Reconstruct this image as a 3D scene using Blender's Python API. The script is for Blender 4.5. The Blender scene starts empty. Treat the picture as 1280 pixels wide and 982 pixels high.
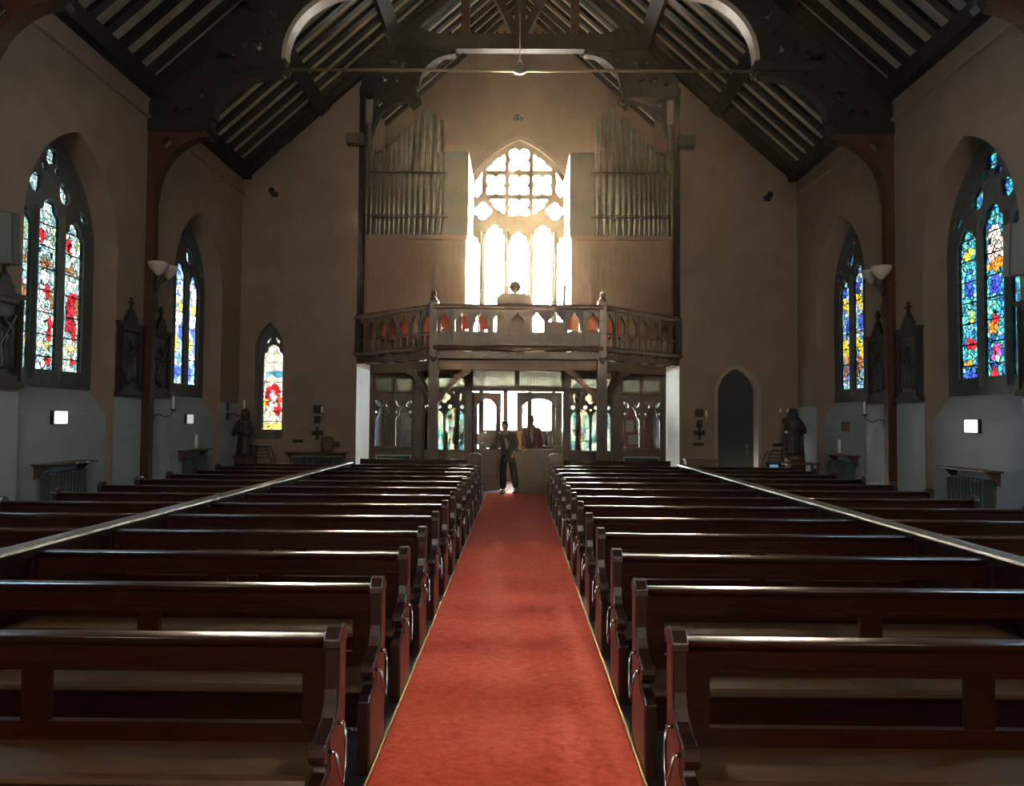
SKY_L, SKY_S, SKY_E, SKY_W, SUN_E = 22.0, .95, .36, 8.6, 7.0
LANC, LOWG, TRG, SCG, SG = .009, .55, .028, .015, .10
HAZE_D, HAZE_G, HAZE_C = .00055, .86, (1.0, .78, .55, 1)
EXPO = 0.48
import bpy, bmesh, math, random
from math import sin, cos, pi, atan2, sqrt, radians, acos
from mathutils import Vector, Matrix, Euler

random.seed(7)
S = bpy.context.scene
COL = S.collection
S.view_settings.view_transform = 'Standard'
S.view_settings.look = 'None'
S.view_settings.gamma = 1.0
S.cycles.transparent_min_bounces = 8
S.view_settings.use_curve_mapping = False

# ------------------------------------------------------------------ camera
F = 900.0
CAM = Vector((0, 0, 1.72))
ROT = (Matrix.Rotation(math.atan(7 / F), 3, 'Z') @ Matrix.Rotation(pi / 2 + math.atan(32 / F), 3, 'X')
       @ Matrix.Rotation(radians(0.42), 3, 'Z'))
cam_data = bpy.data.cameras.new('camera')
cam_data.sensor_fit = 'HORIZONTAL'
cam_data.sensor_width = 36
cam_data.lens = F / 1280 * 36
cam_data.clip_start = 0.05
cam_data.clip_end = 500
cam = bpy.data.objects.new('camera', cam_data)
cam.matrix_world = Matrix.Translation(CAM) @ ROT.to_4x4()
COL.objects.link(cam)
S.camera = cam


def at(px, py, Y):
    """the point of the place at depth Y that the photo shows at pixel px, py"""
    d = ROT @ Vector((px - 640, -(py - 491), -F))
    return CAM + d * (Y / d.y)


def at_x(px, py, X):
    d = ROT @ Vector((px - 640, -(py - 491), -F))
    return CAM + d * (X / d.x)


# ------------------------------------------------------------------ mesh helpers
class MB:
    def __init__(s):
        s.v, s.f, s.sm = [], [], []

    def add(s, vs, fs, smooth=False):
        b = len(s.v)
        s.v.extend([tuple(p) for p in vs])
        for f in fs:
            s.f.append([b + i for i in f])
            s.sm.append(smooth)
        return s

    def box(s, x0, x1, y0, y1, z0, z1, M=None):
        x0, x1 = min(x0, x1), max(x0, x1)
        y0, y1 = min(y0, y1), max(y0, y1)
        z0, z1 = min(z0, z1), max(z0, z1)
        vs = [(x, y, z) for z in (z0, z1) for y in (y0, y1) for x in (x0, x1)]
        if M:
            vs = [M @ Vector(p) for p in vs]
        return s.add(vs, [(0, 2, 3, 1), (4, 5, 7, 6), (0, 1, 5, 4), (2, 6, 7, 3), (0, 4, 6, 2), (1, 3, 7, 5)])

    def bar(s, p, q, w, h, up=(0, 0, 1)):
        """a rectangular bar from p to q, w wide and h high"""
        p, q = Vector(p), Vector(q)
        d = (q - p).normalized()
        u = Vector(up)
        if abs(d.dot(u)) > .99:
            u = Vector((0, 1, 0))
        r = d.cross(u).normalized()
        u = r.cross(d).normalized()
        vs = []
        for e in (p, q):
            for a, b in ((-1, -1), (1, -1), (1, 1), (-1, 1)):
                vs.append(e + r * a * w / 2 + u * b * h / 2)
        return s.add(vs, [(0, 1, 2, 3), (7, 6, 5, 4), (0, 4, 5, 1), (1, 5, 6, 2), (2, 6, 7, 3), (3, 7, 4, 0)])

    def prism(s, pts, a, b, fn, smooth=False):
        """polygon pts extruded from a to b; fn(u, v, w) gives the point"""
        n = len(pts)
        vs = [fn(u, v, a) for u, v in pts] + [fn(u, v, b) for u, v in pts]
        fs = [list(range(n))[::-1], list(range(n, 2 * n))]
        s.add(vs, fs)
        s.add(vs, [(i, (i + 1) % n, n + (i + 1) % n, n + i) for i in range(n)], smooth)
        return s

    def tube(s, pts, r, n=8, cap=True, closed=False):
        pts = [Vector(p) for p in pts]
        rs = r if isinstance(r, (list, tuple)) else [r] * len(pts)
        m = len(pts)
        vs = []
        ref = None
        for i, p in enumerate(pts):
            if closed:
                t = pts[(i + 1) % m] - pts[i - 1]
            else:
                t = pts[min(i + 1, m - 1)] - pts[max(i - 1, 0)]
            t.normalize()
            if ref is None:
                ref = Vector((0, 0, 1)) if abs(t.z) < .9 else Vector((1, 0, 0))
            a = t.cross(ref)
            if a.length < 1e-5:
                a = t.cross(Vector((0, 1, 0)))
            a.normalize()
            b = t.cross(a).normalized()
            ref = a.cross(t)
            for k in range(n):
                an = 2 * pi * k / n
                vs.append(p + (a * cos(an) + b * sin(an)) * rs[i])
        fs = []
        for i in range(m if closed else m - 1):
            j = (i + 1) % m
            for k in range(n):
                k2 = (k + 1) % n
                fs.append((i * n + k, i * n + k2, j * n + k2, j * n + k))
        s.add(vs, fs, True)
        if cap and not closed:
            s.add(vs[:n], [list(range(n))[::-1]])
            s.add(vs[-n:], [list(range(n))])
        return s

    def lathe(s, prof, c=(0, 0, 0), n=20, sx=1, sy=1, M=None, smooth=True):
        c = Vector(c)
        vs, fs = [], []
        for r, z in prof:
            for k in range(n):
                a = 2 * pi * k / n
                p = Vector((r * cos(a) * sx, r * sin(a) * sy, z))
                vs.append((M @ p if M else p) + c)
        for i in range(len(prof) - 1):
            for k in range(n):
                k2 = (k + 1) % n
                fs.append((i * n + k, i * n + k2, (i + 1) * n + k2, (i + 1) * n + k))
        s.add(vs, fs, smooth)
        s.add(vs[:n], [list(range(n))[::-1]])
        s.add(vs[-n:], [list(range(n))])
        return s

    def ball(s, c, r, n=14, sx=1, sy=1, sz=1):
        pr = [(max(1e-4, r * sin(pi * i / 10)), -r * cos(pi * i / 10) * sz) for i in range(11)]
        return s.lathe(pr, c, n, sx, sy)

    def plate(s, outer, holes, a, b, fn):
        """a flat plate with holes, extruded from a to b along the third axis of fn"""
        cu = bpy.data.curves.new('tmp', 'CURVE')
        cu.dimensions = '2D'
        cu.fill_mode = 'BOTH'
        cu.extrude = abs(b - a) / 2
        for pts in [outer] + list(holes):
            sp = cu.splines.new('POLY')
            sp.points.add(len(pts) - 1)
            for i, (x, y) in enumerate(pts):
                sp.points[i].co = (x, y, 0, 1)
            sp.use_cyclic_u = True
        ob = bpy.data.objects.new('tmp', cu)
        me = bpy.data.meshes.new_from_object(ob)
        m = (a + b) / 2
        s.add([fn(v.co.x, v.co.y, v.co.z + m) for v in me.vertices], [list(p.vertices) for p in me.polygons])
        bpy.data.objects.remove(ob)
        bpy.data.meshes.remove(me)
        bpy.data.curves.remove(cu)
        return s

    def mesh(s, name, mat=None, bev=0, seg=1):
        me = bpy.data.meshes.new(name)
        me.from_pydata(s.v, [], s.f)
        me.polygons.foreach_set('use_smooth', s.sm)
        bm = bmesh.new()
        bm.from_mesh(me)
        bmesh.ops.remove_doubles(bm, verts=bm.verts, dist=1e-5)
        bmesh.ops.recalc_face_normals(bm, faces=bm.faces)
        if bev:
            es = [e for e in bm.edges if len(e.link_faces) == 2 and e.calc_face_angle(0) > .6]
            bmesh.ops.bevel(bm, geom=es, offset=bev, segments=seg, affect='EDGES', clamp_overlap=True)
        bm.to_mesh(me)
        bm.free()
        me.update()
        if mat:
            me.materials.append(mat)
        return me

    def build(s, name, mat, parent=None, loc=None, bev=0, seg=1, M=None):
        o = bpy.data.objects.new(name, s.mesh(name, mat, bev, seg))
        COL.objects.link(o)
        if parent:
            o.parent = parent
        if M is not None:
            o.matrix_local = M
        if loc is not None:
            o.location = loc
        return o


def tag(o, label, cat, group=None):
    o['label'] = label
    o['category'] = cat
    if group:
        o['group'] = group
    return o


def thing(name, label, cat, loc=(0, 0, 0), rz=0, group=None):
    o = bpy.data.objects.new(name, None)
    o.empty_display_size = .1
    COL.objects.link(o)
    o.location = loc
    o.rotation_euler = (0, 0, rz)
    return tag(o, label, cat, group)


def struct(o, label=None):
    o['kind'] = 'structure'
    if label:
        o['label'] = label
    return o


def sempty(name, loc=(0, 0, 0)):
    o = bpy.data.objects.new(name, None)
    COL.objects.link(o)
    o.location = loc
    o['kind'] = 'structure'
    return o


def dup(root, loc=None, rz=None, label=None, group=None, mirror=False):
    r = root.copy()
    COL.objects.link(r)
    if loc is not None:
        r.location = loc
    if rz is not None:
        r.rotation_euler = (0, 0, rz)
    if mirror:
        r.scale.x = -1
    if label:
        r['label'] = label
    if group:
        r['group'] = group
    for ch in list(root.children):
        c = ch.copy()
        COL.objects.link(c)
        c.parent = r
        for g in ch.children:
            d = g.copy()
            COL.objects.link(d)
            d.parent = c
    return r


# axis maps for prism / plate
XZ = lambda u, v, w: (u, w, v)          # polygon in X-Z, extruded along Y
YZ = lambda u, v, w: (w, u, v)          # polygon in Y-Z, extruded along X
XY = lambda u, v, w: (u, v, w)          # polygon in X-Y, extruded along Z


# ------------------------------------------------------------------ outlines
def rect(x0, x1, y0, y1):
    return [(x0, y0), (x1, y0), (x1, y1), (x0, y1)]


def arch(cx, z0, zs, hw, R, n=10, cusp=0, wid=.13, at_=(.33, .72)):
    """pointed arch outline: base z0, springing zs, half width hw, arc radius R; optional cusps"""
    c = R - hw
    te = acos(max(-1, min(1, c / R)))
    right = []
    nn = n if not cusp else max(n, 22)
    for i in range(nn + 1):
        t = i / nn
        a = te * t
        rr = R
        if cusp:
            for tc in at_:
                rr -= cusp * max(0, 1 - abs(t - tc) / wid)
        right.append((-c + rr * cos(a), zs + rr * sin(a)))
    right[-1] = (0, right[-1][1])
    pts = [(cx - hw, z0), (cx + hw, z0)] + [(cx + x, z) for x, z in right] + [(cx - x, z) for x, z in right[-2::-1]]
    return pts


def apex(zs, hw, R):
    return zs + sqrt(R * R - (R - hw) ** 2)


def circ(cx, cz, r, n=20):
    return [(cx + r * cos(2 * pi * i / n), cz + r * sin(2 * pi * i / n)) for i in range(n)]


def foil(cx, cz, r, k=4, n=8, rot=0):
    """k-foil of overall radius r"""
    d = r * .5
    a = r - d
    pts = []
    a = max(a, d * sin(pi / k) * 1.02)
    for q in range(k):
        for i in range(n):
            de = -pi / k + 2 * pi / k * i / n
            rho = d * cos(de) + sqrt(max(0, a * a - (d * sin(de)) ** 2))
            an = rot + 2 * pi * q / k + de
            pts.append((cx + rho * cos(an), cz + rho * sin(an)))
    return pts


def blob(cx, cz, L, W, ang, n=16):
    """a leaf-shaped (mouchette) outline"""
    pts = []
    for i in range(n):
        t = 2 * pi * i / n
        x = L * cos(t)
        y = W * sin(t) * (1 - .35 * cos(t))
        pts.append((cx + x * cos(ang) - y * sin(ang), cz + x * sin(ang) + y * cos(ang)))
    return pts


def qarc(x0, z0, x1, z1, n=10, vertical_first=True):
    """quarter ellipse from (x0,z0) to (x1,z1), leaving vertically and arriving horizontally"""
    out = []
    for i in range(n + 1):
        t = pi / 2 * i / n
        if vertical_first:
            out.append((x0 + (x1 - x0) * (1 - cos(t)), z0 + (z1 - z0) * sin(t)))
        else:
            out.append((x0 + (x1 - x0) * sin(t), z0 + (z1 - z0) * (1 - cos(t))))
    return out


# ------------------------------------------------------------------ materials
def mat(name, col, rough=.6, spec=.5, metal=0, var=0, vscale=6, bump=0, bscale=40, stretch=(1, 1, 1), coat=0, col2=None, emis=None, es=0):
    m = bpy.data.materials.new(name)
    m.use_nodes = True
    N, L = m.node_tree.nodes, m.node_tree.links
    b = N['Principled BSDF']
    b.inputs['Base Color'].default_value = (*col, 1)
    b.inputs['Roughness'].default_value = rough
    b.inputs['Specular IOR Level'].default_value = spec
    b.inputs['Metallic'].default_value = metal
    b.inputs['Coat Weight'].default_value = coat
    b.inputs['Coat Roughness'].default_value = .18
    if emis:
        b.inputs['Emission Color'].default_value = (*emis, 1)
        b.inputs['Emission Strength'].default_value = es
    tc = N.new('ShaderNodeTexCoord')
    mp = N.new('ShaderNodeMapping')
    mp.inputs['Scale'].default_value = stretch
    L.new(tc.outputs['Object'], mp.inputs['Vector'])
    if var or col2:
        nz = N.new('ShaderNodeTexNoise')
        nz.inputs['Scale'].default_value = vscale
        nz.inputs['Detail'].default_value = 5
        L.new(mp.outputs[0], nz.inputs['Vector'])
        r = N.new('ShaderNodeValToRGB')
        r.color_ramp.elements[0].position = .3
        r.color_ramp.elements[1].position = .7
        c2 = col2 or tuple(c * (1 + var) for c in col)
        c1 = col if col2 else tuple(c * (1 - var) for c in col)
        r.color_ramp.elements[0].color = (*c1, 1)
        r.color_ramp.elements[1].color = (*c2, 1)
        L.new(nz.outputs[0], r.inputs[0])
        L.new(r.outputs[0], b.inputs['Base Color'])
    if bump:
        n2 = N.new('ShaderNodeTexNoise')
        n2.inputs['Scale'].default_value = bscale
        n2.inputs['Detail'].default_value = 4
        L.new(mp.outputs[0], n2.inputs['Vector'])
        bp = N.new('ShaderNodeBump')
        bp.inputs['Strength'].default_value = bump
        bp.inputs['Distance'].default_value = .02
        L.new(n2.outputs[0], bp.inputs['Height'])
        L.new(bp.outputs[0], b.inputs['Normal'])
    return m


def _glassnet(m, milky=0):
    N, L = m.node_tree.nodes, m.node_tree.links
    for n in list(N):
        N.remove(n)
    out = N.new('ShaderNodeOutputMaterial')
    tr = N.new('ShaderNodeBsdfTransparent')
    gl = N.new('ShaderNodeBsdfGlossy')
    gl.inputs['Roughness'].default_value = .15
    gl.inputs['Color'].default_value = (.6, .6, .6, 1)
    mx = N.new('ShaderNodeMixShader')
    mx.inputs[0].default_value = .03
    L.new(tr.outputs[0], mx.inputs[1])
    L.new(gl.outputs[0], mx.inputs[2])
    L.new(mx.outputs[0], out.inputs[0])
    if milky:
        tl = N.new('ShaderNodeBsdfTranslucent')
        m2 = N.new('ShaderNodeMixShader')
        m2.inputs[0].default_value = milky
        L.new(tr.outputs[0], m2.inputs[1])
        L.new(tl.outputs[0], m2.inputs[2])
        L.new(m2.outputs[0], mx.inputs[1])
        m['milky'] = 1
        return N, L, (tr, tl)
    return N, L, (tr,)


def sheet(N, L, col, trs):
    """each sheet of glass has two faces: every face takes the square root of the tint"""
    g = N.new('ShaderNodeGamma')
    g.inputs[1].default_value = .5
    L.new(col, g.inputs[0])
    for tr in trs:
        L.new(g.outputs[0], tr.inputs[0])


def math_node(N, L, op, a, b=None):
    n = N.new('ShaderNodeMath')
    n.operation = op
    for i, x in enumerate((a, b)):
        if x is None:
            continue
        if isinstance(x, (int, float)):
            n.inputs[i].default_value = x
        else:
            L.new(x, n.inputs[i])
    return n.outputs[0]


def stained(name, palette, blobs=(), scale=9.0, lead=.035, gain=1.0, barstep=.32, ydiv=1.0, milky=0):
    """leaded stained glass: irregular pieces, a colour for each, figures as patches of colour; y = height"""
    m = bpy.data.materials.new(name)
    m.use_nodes = True
    N, L, trs = _glassnet(m, milky)
    tc = N.new('ShaderNodeTexCoord')
    mp = N.new('ShaderNodeMapping')
    mp.inputs['Scale'].default_value = (1, ydiv, 0)
    L.new(tc.outputs['Object'], mp.inputs['Vector'])
    vo = N.new('ShaderNodeTexVoronoi')
    vo.inputs['Scale'].default_value = scale
    L.new(mp.outputs[0], vo.inputs['Vector'])
    ve = N.new('ShaderNodeTexVoronoi')
    ve.feature = 'DISTANCE_TO_EDGE'
    ve.inputs['Scale'].default_value = scale
    L.new(mp.outputs[0], ve.inputs['Vector'])
    sep = N.new('ShaderNodeSeparateColor')
    L.new(vo.outputs['Color'], sep.inputs[0])
    ra = N.new('ShaderNodeValToRGB')
    ra.color_ramp.interpolation = 'CONSTANT'
    el = ra.color_ramp.elements
    while len(el) < len(palette):
        el.new(.5)
    for i, c in enumerate(palette):
        el[i].position = i / len(palette)
        el[i].color = (*[x * gain for x in c], 1)
    L.new(sep.outputs[0], ra.inputs[0])
    col = ra.outputs[0]
    # random tint of each piece
    pos = vo.outputs['Position']
    for cx, cy, rx, ry, c in blobs:
        s1 = N.new('ShaderNodeVectorMath')
        s1.operation = 'SUBTRACT'
        L.new(pos, s1.inputs[0])
        s1.inputs[1].default_value = (cx, cy * ydiv, 0)
        s2 = N.new('ShaderNodeVectorMath')
        s2.operation = 'MULTIPLY'
        L.new(s1.outputs[0], s2.inputs[0])
        s2.inputs[1].default_value = (1 / rx, 1 / (ry * ydiv), 0)
        s3 = N.new('ShaderNodeVectorMath')
        s3.operation = 'LENGTH'
        L.new(s2.outputs[0], s3.inputs[0])
        f = math_node(N, L, 'LESS_THAN', s3.outputs['Value'], 1.0)
        mx = N.new('ShaderNodeMix')
        mx.data_type = 'RGBA'
        L.new(f, mx.inputs[0])
        L.new(col, mx.inputs[6])
        mx.inputs[7].default_value = (*[x * gain for x in c], 1)
        col = mx.outputs[2]
    hv = N.new('ShaderNodeHueSaturation')
    L.new(math_node(N, L, 'MULTIPLY_ADD', sep.outputs[1], .8), hv.inputs['Value'])
    hv.inputs['Value'].links[0].from_node.inputs[2].default_value = .55
    L.new(col, hv.inputs['Color'])
    ld = math_node(N, L, 'GREATER_THAN', ve.outputs['Distance'], lead)
    sx = N.new('ShaderNodeSeparateXYZ')
    L.new(tc.outputs['Object'], sx.inputs[0])
    pp = math_node(N, L, 'FRACT', math_node(N, L, 'DIVIDE', sx.outputs[1], barstep))
    bar = math_node(N, L, 'GREATER_THAN', pp, .06)
    k = math_node(N, L, 'MULTIPLY', ld, bar)
    k2 = math_node(N, L, 'MAXIMUM', k, .015)
    mu = N.new('ShaderNodeMix')
    mu.data_type = 'RGBA'
    mu.blend_type = 'MULTIPLY'
    mu.inputs[0].default_value = 1
    L.new(hv.outputs[0], mu.inputs[6])
    L.new(k2, mu.inputs[7])
    sheet(N, L, mu.outputs[2], trs)
    return m


def leaded(name, col, dx=.1, dy=.14, diamond=True, line=.06, dark=.35, tint=None, milky=0):
    """clear leaded glass: diamond or upright quarries"""
    m = bpy.data.materials.new(name)
    m.use_nodes = True
    N, L, trs = _glassnet(m, milky)
    tc = N.new('ShaderNodeTexCoord')
    sx = N.new('ShaderNodeSeparateXYZ')
    L.new(tc.outputs['Object'], sx.inputs[0])
    u = math_node(N, L, 'DIVIDE', sx.outputs[0], dx)
    v = math_node(N, L, 'DIVIDE', sx.outputs[1], dy)
    if diamond:
        a, b = math_node(N, L, 'ADD', u, v), math_node(N, L, 'SUBTRACT', u, v)
    else:
        a, b = u, v
    fa = math_node(N, L, 'GREATER_THAN', math_node(N, L, 'FRACT', a), line)
    fb = math_node(N, L, 'GREATER_THAN', math_node(N, L, 'FRACT', b), line)
    k = math_node(N, L, 'MAXIMUM', math_node(N, L, 'MULTIPLY', fa, fb), dark)
    src = None
    if tint:
        nz = N.new('ShaderNodeTexNoise')
        nz.inputs['Scale'].default_value = 3
        L.new(tc.outputs['Object'], nz.inputs['Vector'])
        r = N.new('ShaderNodeValToRGB')
        r.color_ramp.elements[0].position = .4
        r.color_ramp.elements[1].position = .6
        r.color_ramp.elements[0].color = (*col, 1)
        r.color_ramp.elements[1].color = (*tint, 1)
        L.new(nz.outputs[0], r.inputs[0])
        src = r.outputs[0]
    mu = N.new('ShaderNodeMix')
    mu.data_type = 'RGBA'
    mu.blend_type = 'MULTIPLY'
    mu.inputs[0].default_value = 1
    if src:
        L.new(src, mu.inputs[6])
    else:
        mu.inputs[6].default_value = (*col, 1)
    L.new(k, mu.inputs[7])
    sheet(N, L, mu.outputs[2], trs)
    return m


def emit(name, col, st):
    m = bpy.data.materials.new(name)
    m.use_nodes = True
    N, L = m.node_tree.nodes, m.node_tree.links
    b = N['Principled BSDF']
    b.inputs['Base Color'].default_value = (*col, 1)
    b.inputs['Emission Color'].default_value = (*col, 1)
    b.inputs['Emission Strength'].default_value = st
    return m


M = dict(
    plaster=mat('cream_plaster', (.25, .178, .13), .9, .2, var=.10, vscale=2.2, bump=.12, bscale=14),
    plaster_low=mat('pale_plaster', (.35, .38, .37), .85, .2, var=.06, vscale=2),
    stone=mat('dark_stone', (.085, .088, .078), .55, .4, var=.2, vscale=9, bump=.15, bscale=50),
    stone_win=mat('window_stone', (.16, .12, .08), .8, .3, var=.1, vscale=7),
    stone_warm=mat('warm_stone', (.30, .23, .165), .8, .3, var=.1, vscale=7),
    floor=mat('dark_floor', (.035, .03, .026), .35, .5, var=.3, vscale=3, stretch=(8, 1, 1)),
    floor2=mat('lilac_floor', (.34, .24, .30), .8, .3, var=.1, vscale=8),
    carpet=mat('red_carpet', (.50, .058, .031), .95, .05, col2=(.65, .10, .058), vscale=22, bump=.6, bscale=110, stretch=(1, 1.3, 1)),
    seatwood=mat('worn_seat_wood', (.070, .033, .013), .34, .45, var=.3, vscale=6, stretch=(.8, 5, 5)),
    rail=mat('polished_mahogany', (.026, .006, .003), .36, .5, var=.35, vscale=7, stretch=(.6, 5, 6), coat=.2),
    pew=mat('mahogany', (.021, .0038, .0018), .34, .22, var=.35, vscale=7, stretch=(.6, 5, 6)),
    pewend_lit=mat('bounce_lit_mahogany', (.11, .028, .016), .38, .5, var=.3, vscale=6, stretch=(5, 5, .7)),  # lighter, redder mahogany: carpet bounce light put into the colour
    oak=mat('dark_oak', (.078, .042, .022), .42, .5, var=.25, vscale=7, stretch=(4, 4, .6)),
    oak_warm=mat('warm_oak', (.15, .075, .035), .5, .4, var=.2, vscale=6, stretch=(5, 5, .5)),
    truss=mat('black_timber', (.014, .011, .009), .65, .2, var=.3, vscale=6),
    soffit=mat('window_lit_soffit', (.30, .25, .19), .4, .5),  # paler than the truss timber: window light put into the colour
    post=mat('red_brown_timber', (.055, .018, .010), .6, .25, var=.25, vscale=6, stretch=(5, 5, .5)),
    rafter=mat('rafter_timber', (.020, .017, .014), .6, .3, var=.3, vscale=6),
    roof=mat('roof_board', (.44, .36, .26), .8, .3, var=.15, vscale=4, stretch=(1, 1, 1)),
    pipe=mat('organ_pipe_metal', (.19, .20, .15), .30, .5, metal=.85, var=.1, vscale=3),
    case=mat('green_case', (.052, .072, .056), .45, .5, var=.12, vscale=4),
    casewood=mat('case_boards', (.17, .105, .062), .6, .4, var=.15, vscale=5, stretch=(6, 6, .4)),
    iron=mat('black_iron', (.012, .012, .012), .4, .5),
    steel=mat('bright_metal', (.5, .47, .42), .25, .5, metal=1),
    rod=mat('aged_rod', (.16, .12, .08), .4, .5, metal=.8),
    brass=mat('brass', (.45, .30, .11), .3, .5, metal=1),
    white=mat('white_plastic', (.75, .73, .68), .5, .4),
    bowl=mat('cream_bowl', (.52, .46, .38), .5, .4),
    beige=mat('beige_speaker', (.045, .038, .028), .6, .3),
    greyspk=mat('grey_speaker', (.07, .068, .052), .6, .3),
    black=mat('black_plastic', (.01, .01, .01), .4, .5),
    green=mat('dark_green_paint', (.035, .055, .05), .45, .5),
    felt=mat('green_felt', (.03, .06, .05), .9, .1),
    bead=mat('pale_bead', (.35, .37, .33), .5, .4),
    redseat=mat('red_upholstery', (.42, .07, .03), .8, .2),
    bronze=mat('dark_statue', (.022, .021, .018), .5, .5, var=.2, vscale=9),
    bronze2=mat('statue_brown', (.028, .019, .013), .55, .4, var=.2, vscale=9),
    frame=mat('dark_frame_wood', (.020, .014, .010), .6, .25),
    relief=mat('relief_panel', (.022, .025, .023), .5, .3, var=.3, vscale=8),
    wax=mat('white_wax', (.8, .77, .68), .5, .4),
    skin=mat('skin', (.36, .20, .13), .55, .4),
    hair=mat('hair', (.015, .012, .01), .5, .4),
    grey_hair=mat('grey_hair', (.12, .10, .085), .6, .3),
    jacket=mat('grey_jacket', (.085, .075, .062), .85, .2, var=.1, vscale=12),
    shirt=mat('pale_shirt', (.40, .38, .34), .8, .2),
    trouser=mat('dark_trousers', (.016, .032, .025), .85, .2),
    maroon=mat('maroon_jacket', (.30, .05, .05), .8, .2),
    sage=mat('sage_shirt', (.34, .36, .20), .8, .2),
    shoe=mat('black_shoe', (.01, .01, .01), .35, .5),
    paper=mat('paper', (.7, .68, .62), .7, .2),
    orange=mat('orange_poster', (.75, .28, .04), .7, .2),
    basket=mat('brown_basket', (.10, .06, .04), .7, .3, var=.3, vscale=20),
    teal=mat('blue_green_box', (.03, .07, .09), .5, .4),
)
# ================================================================== the setting
CX = -0.04                       # middle of the aisle
HW, EAVE, SL = 6.45, 7.5, 0.9    # half width, wall height, roof slope
YW, YB, YE = 16.6, 19.8, -6.0    # west wall, back wall of the tower bay, chancel end
RIDGE = EAVE + HW * SL
OPX = 3.73                       # half width of the gallery opening


def roofz(x):
    return RIDGE - SL * abs(x)


floor = struct(MB().box(-7.2, 7.2, YE, YW, -.2, 0).build('floor', M['floor']))
MB().box(-OPX, OPX, YW, YB, -.2, .003).build('entrance_floor', M['floor2'], floor)

carpet = MB().box(-.645, .645, -.5, YW - .12, .002, .022).build('carpet_runner', M['carpet'], loc=(CX, 0, 0), bev=.006)
for s_ in (-1, 1):
    MB().box(s_ * .646, s_ * .656, -.4, YW - .2, .002, .026).build('edging_strip', M['brass'], carpet)
tag(carpet, 'red carpet runner down the aisle between the pews', 'carpet')

# side walls with window recesses
WY = (6.2, 10.35, 14.45)
WHW, WSP, WR = 1.1, 4.3, 1.66
SILL = 2.14


def side_wall(sx, name):
    mb = MB()
    outer = [(YE, 0)]
    holes = []
    for cy in WY:
        outer += [(cy - WHW, 0)]
        a = arch(cy, 0, WSP, WHW, WR, 14)
        # arch() goes bottom left, bottom right, up right side, apex, down left side
        outer += a[2:][::-1]
        outer += [(cy + WHW, 0)]
    outer += [(YW + .5, 0), (YW + .5, EAVE), (YE, EAVE)]
    mb.plate(outer, [], 0, .5, lambda u, v, w: (sx * (HW + w), u, v))
    for cy in WY:
        pr = [(.12, 0), (.12, 1.72), (.42, SILL), (.50, SILL), (.50, 0)]
        mb.prism(pr, cy - WHW, cy + WHW, lambda u, v, w: (sx * (HW + u), w, v))
    wall = struct(mb.build(name, M['plaster']))
    # the lower walls carry thin sheets in a paler grey than the rest
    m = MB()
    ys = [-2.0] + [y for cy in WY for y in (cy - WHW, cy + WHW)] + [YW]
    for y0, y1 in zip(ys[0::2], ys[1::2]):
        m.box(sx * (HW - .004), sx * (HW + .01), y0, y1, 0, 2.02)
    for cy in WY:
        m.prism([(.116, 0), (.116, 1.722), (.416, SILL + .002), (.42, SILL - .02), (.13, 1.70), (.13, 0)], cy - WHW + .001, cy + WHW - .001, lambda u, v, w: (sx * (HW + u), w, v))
    m.build('pale_dado', M['plaster_low'], wall)
    return wall


wl = side_wall(-1, 'wall_left')
wr = side_wall(1, 'wall_right')
# string moulding high on the side walls, wall plate under the eaves
for sx, nm in ((-1, 'left'), (1, 'right')):
    mb = MB()
    mb.prism([(0, 0), (.05, .015), (.06, .04), (.03, .07), (0, .09)], YE, YW, lambda u, v, w: (sx * (HW - u), w, 6.88 + v))
    struct(mb.build('trim_' + nm, M['plaster']))

# west wall either side of the gallery opening
lanc = arch(-5.76, 1.20, 3.25, .33, .85, 10)
wfn = lambda u, v, w: (u, YW + w, v)
mb = MB().plate([(-HW - .5, 0), (-OPX, 0), (-OPX, roofz(OPX)), (-HW - .5, roofz(HW + .5))], [lanc], 0, .5, wfn)
struct(mb.build('wall_west_south', M['plaster']))
DX = 5.06
dr = arch(DX, 0, 2.32, .46, .62, 10)
mb = MB().plate([(OPX, 0), (DX - .46, 0)] + dr[2:][::-1] + [(DX + .46, 0), (HW + .5, 0), (HW + .5, roofz(HW + .5)), (OPX, roofz(OPX))], [], 0, .5, wfn)
struct(mb.build('wall_west_north', M['plaster']))

# door in the west wall
d3 = sempty('door_3', (DX, YW, 0))
MB().plate(arch(0, 0.01, 2.32, .46, .62, 10), [], .30, .36, XZ).build('leaf', mat('black_green_door', (.016, .020, .016), .6, .3), d3)
o_, i_ = arch(0, 0.0, 2.32, .54, .70, 10), arch(0, 0, 2.32, .46, .62, 10)
mb = MB().plate([(-.54, 0), (-.46, 0)] + i_[2:][::-1] + [(.46, 0)] + [(.54, 0)] + o_[2:], [], -.035, .0, XZ)
mb.build('stone_surround', M['stone_warm'], d3)
MB().tube([(.30, .28, .95), (.30, .27, 1.15)], .012).build('handle', M['iron'], d3)

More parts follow.
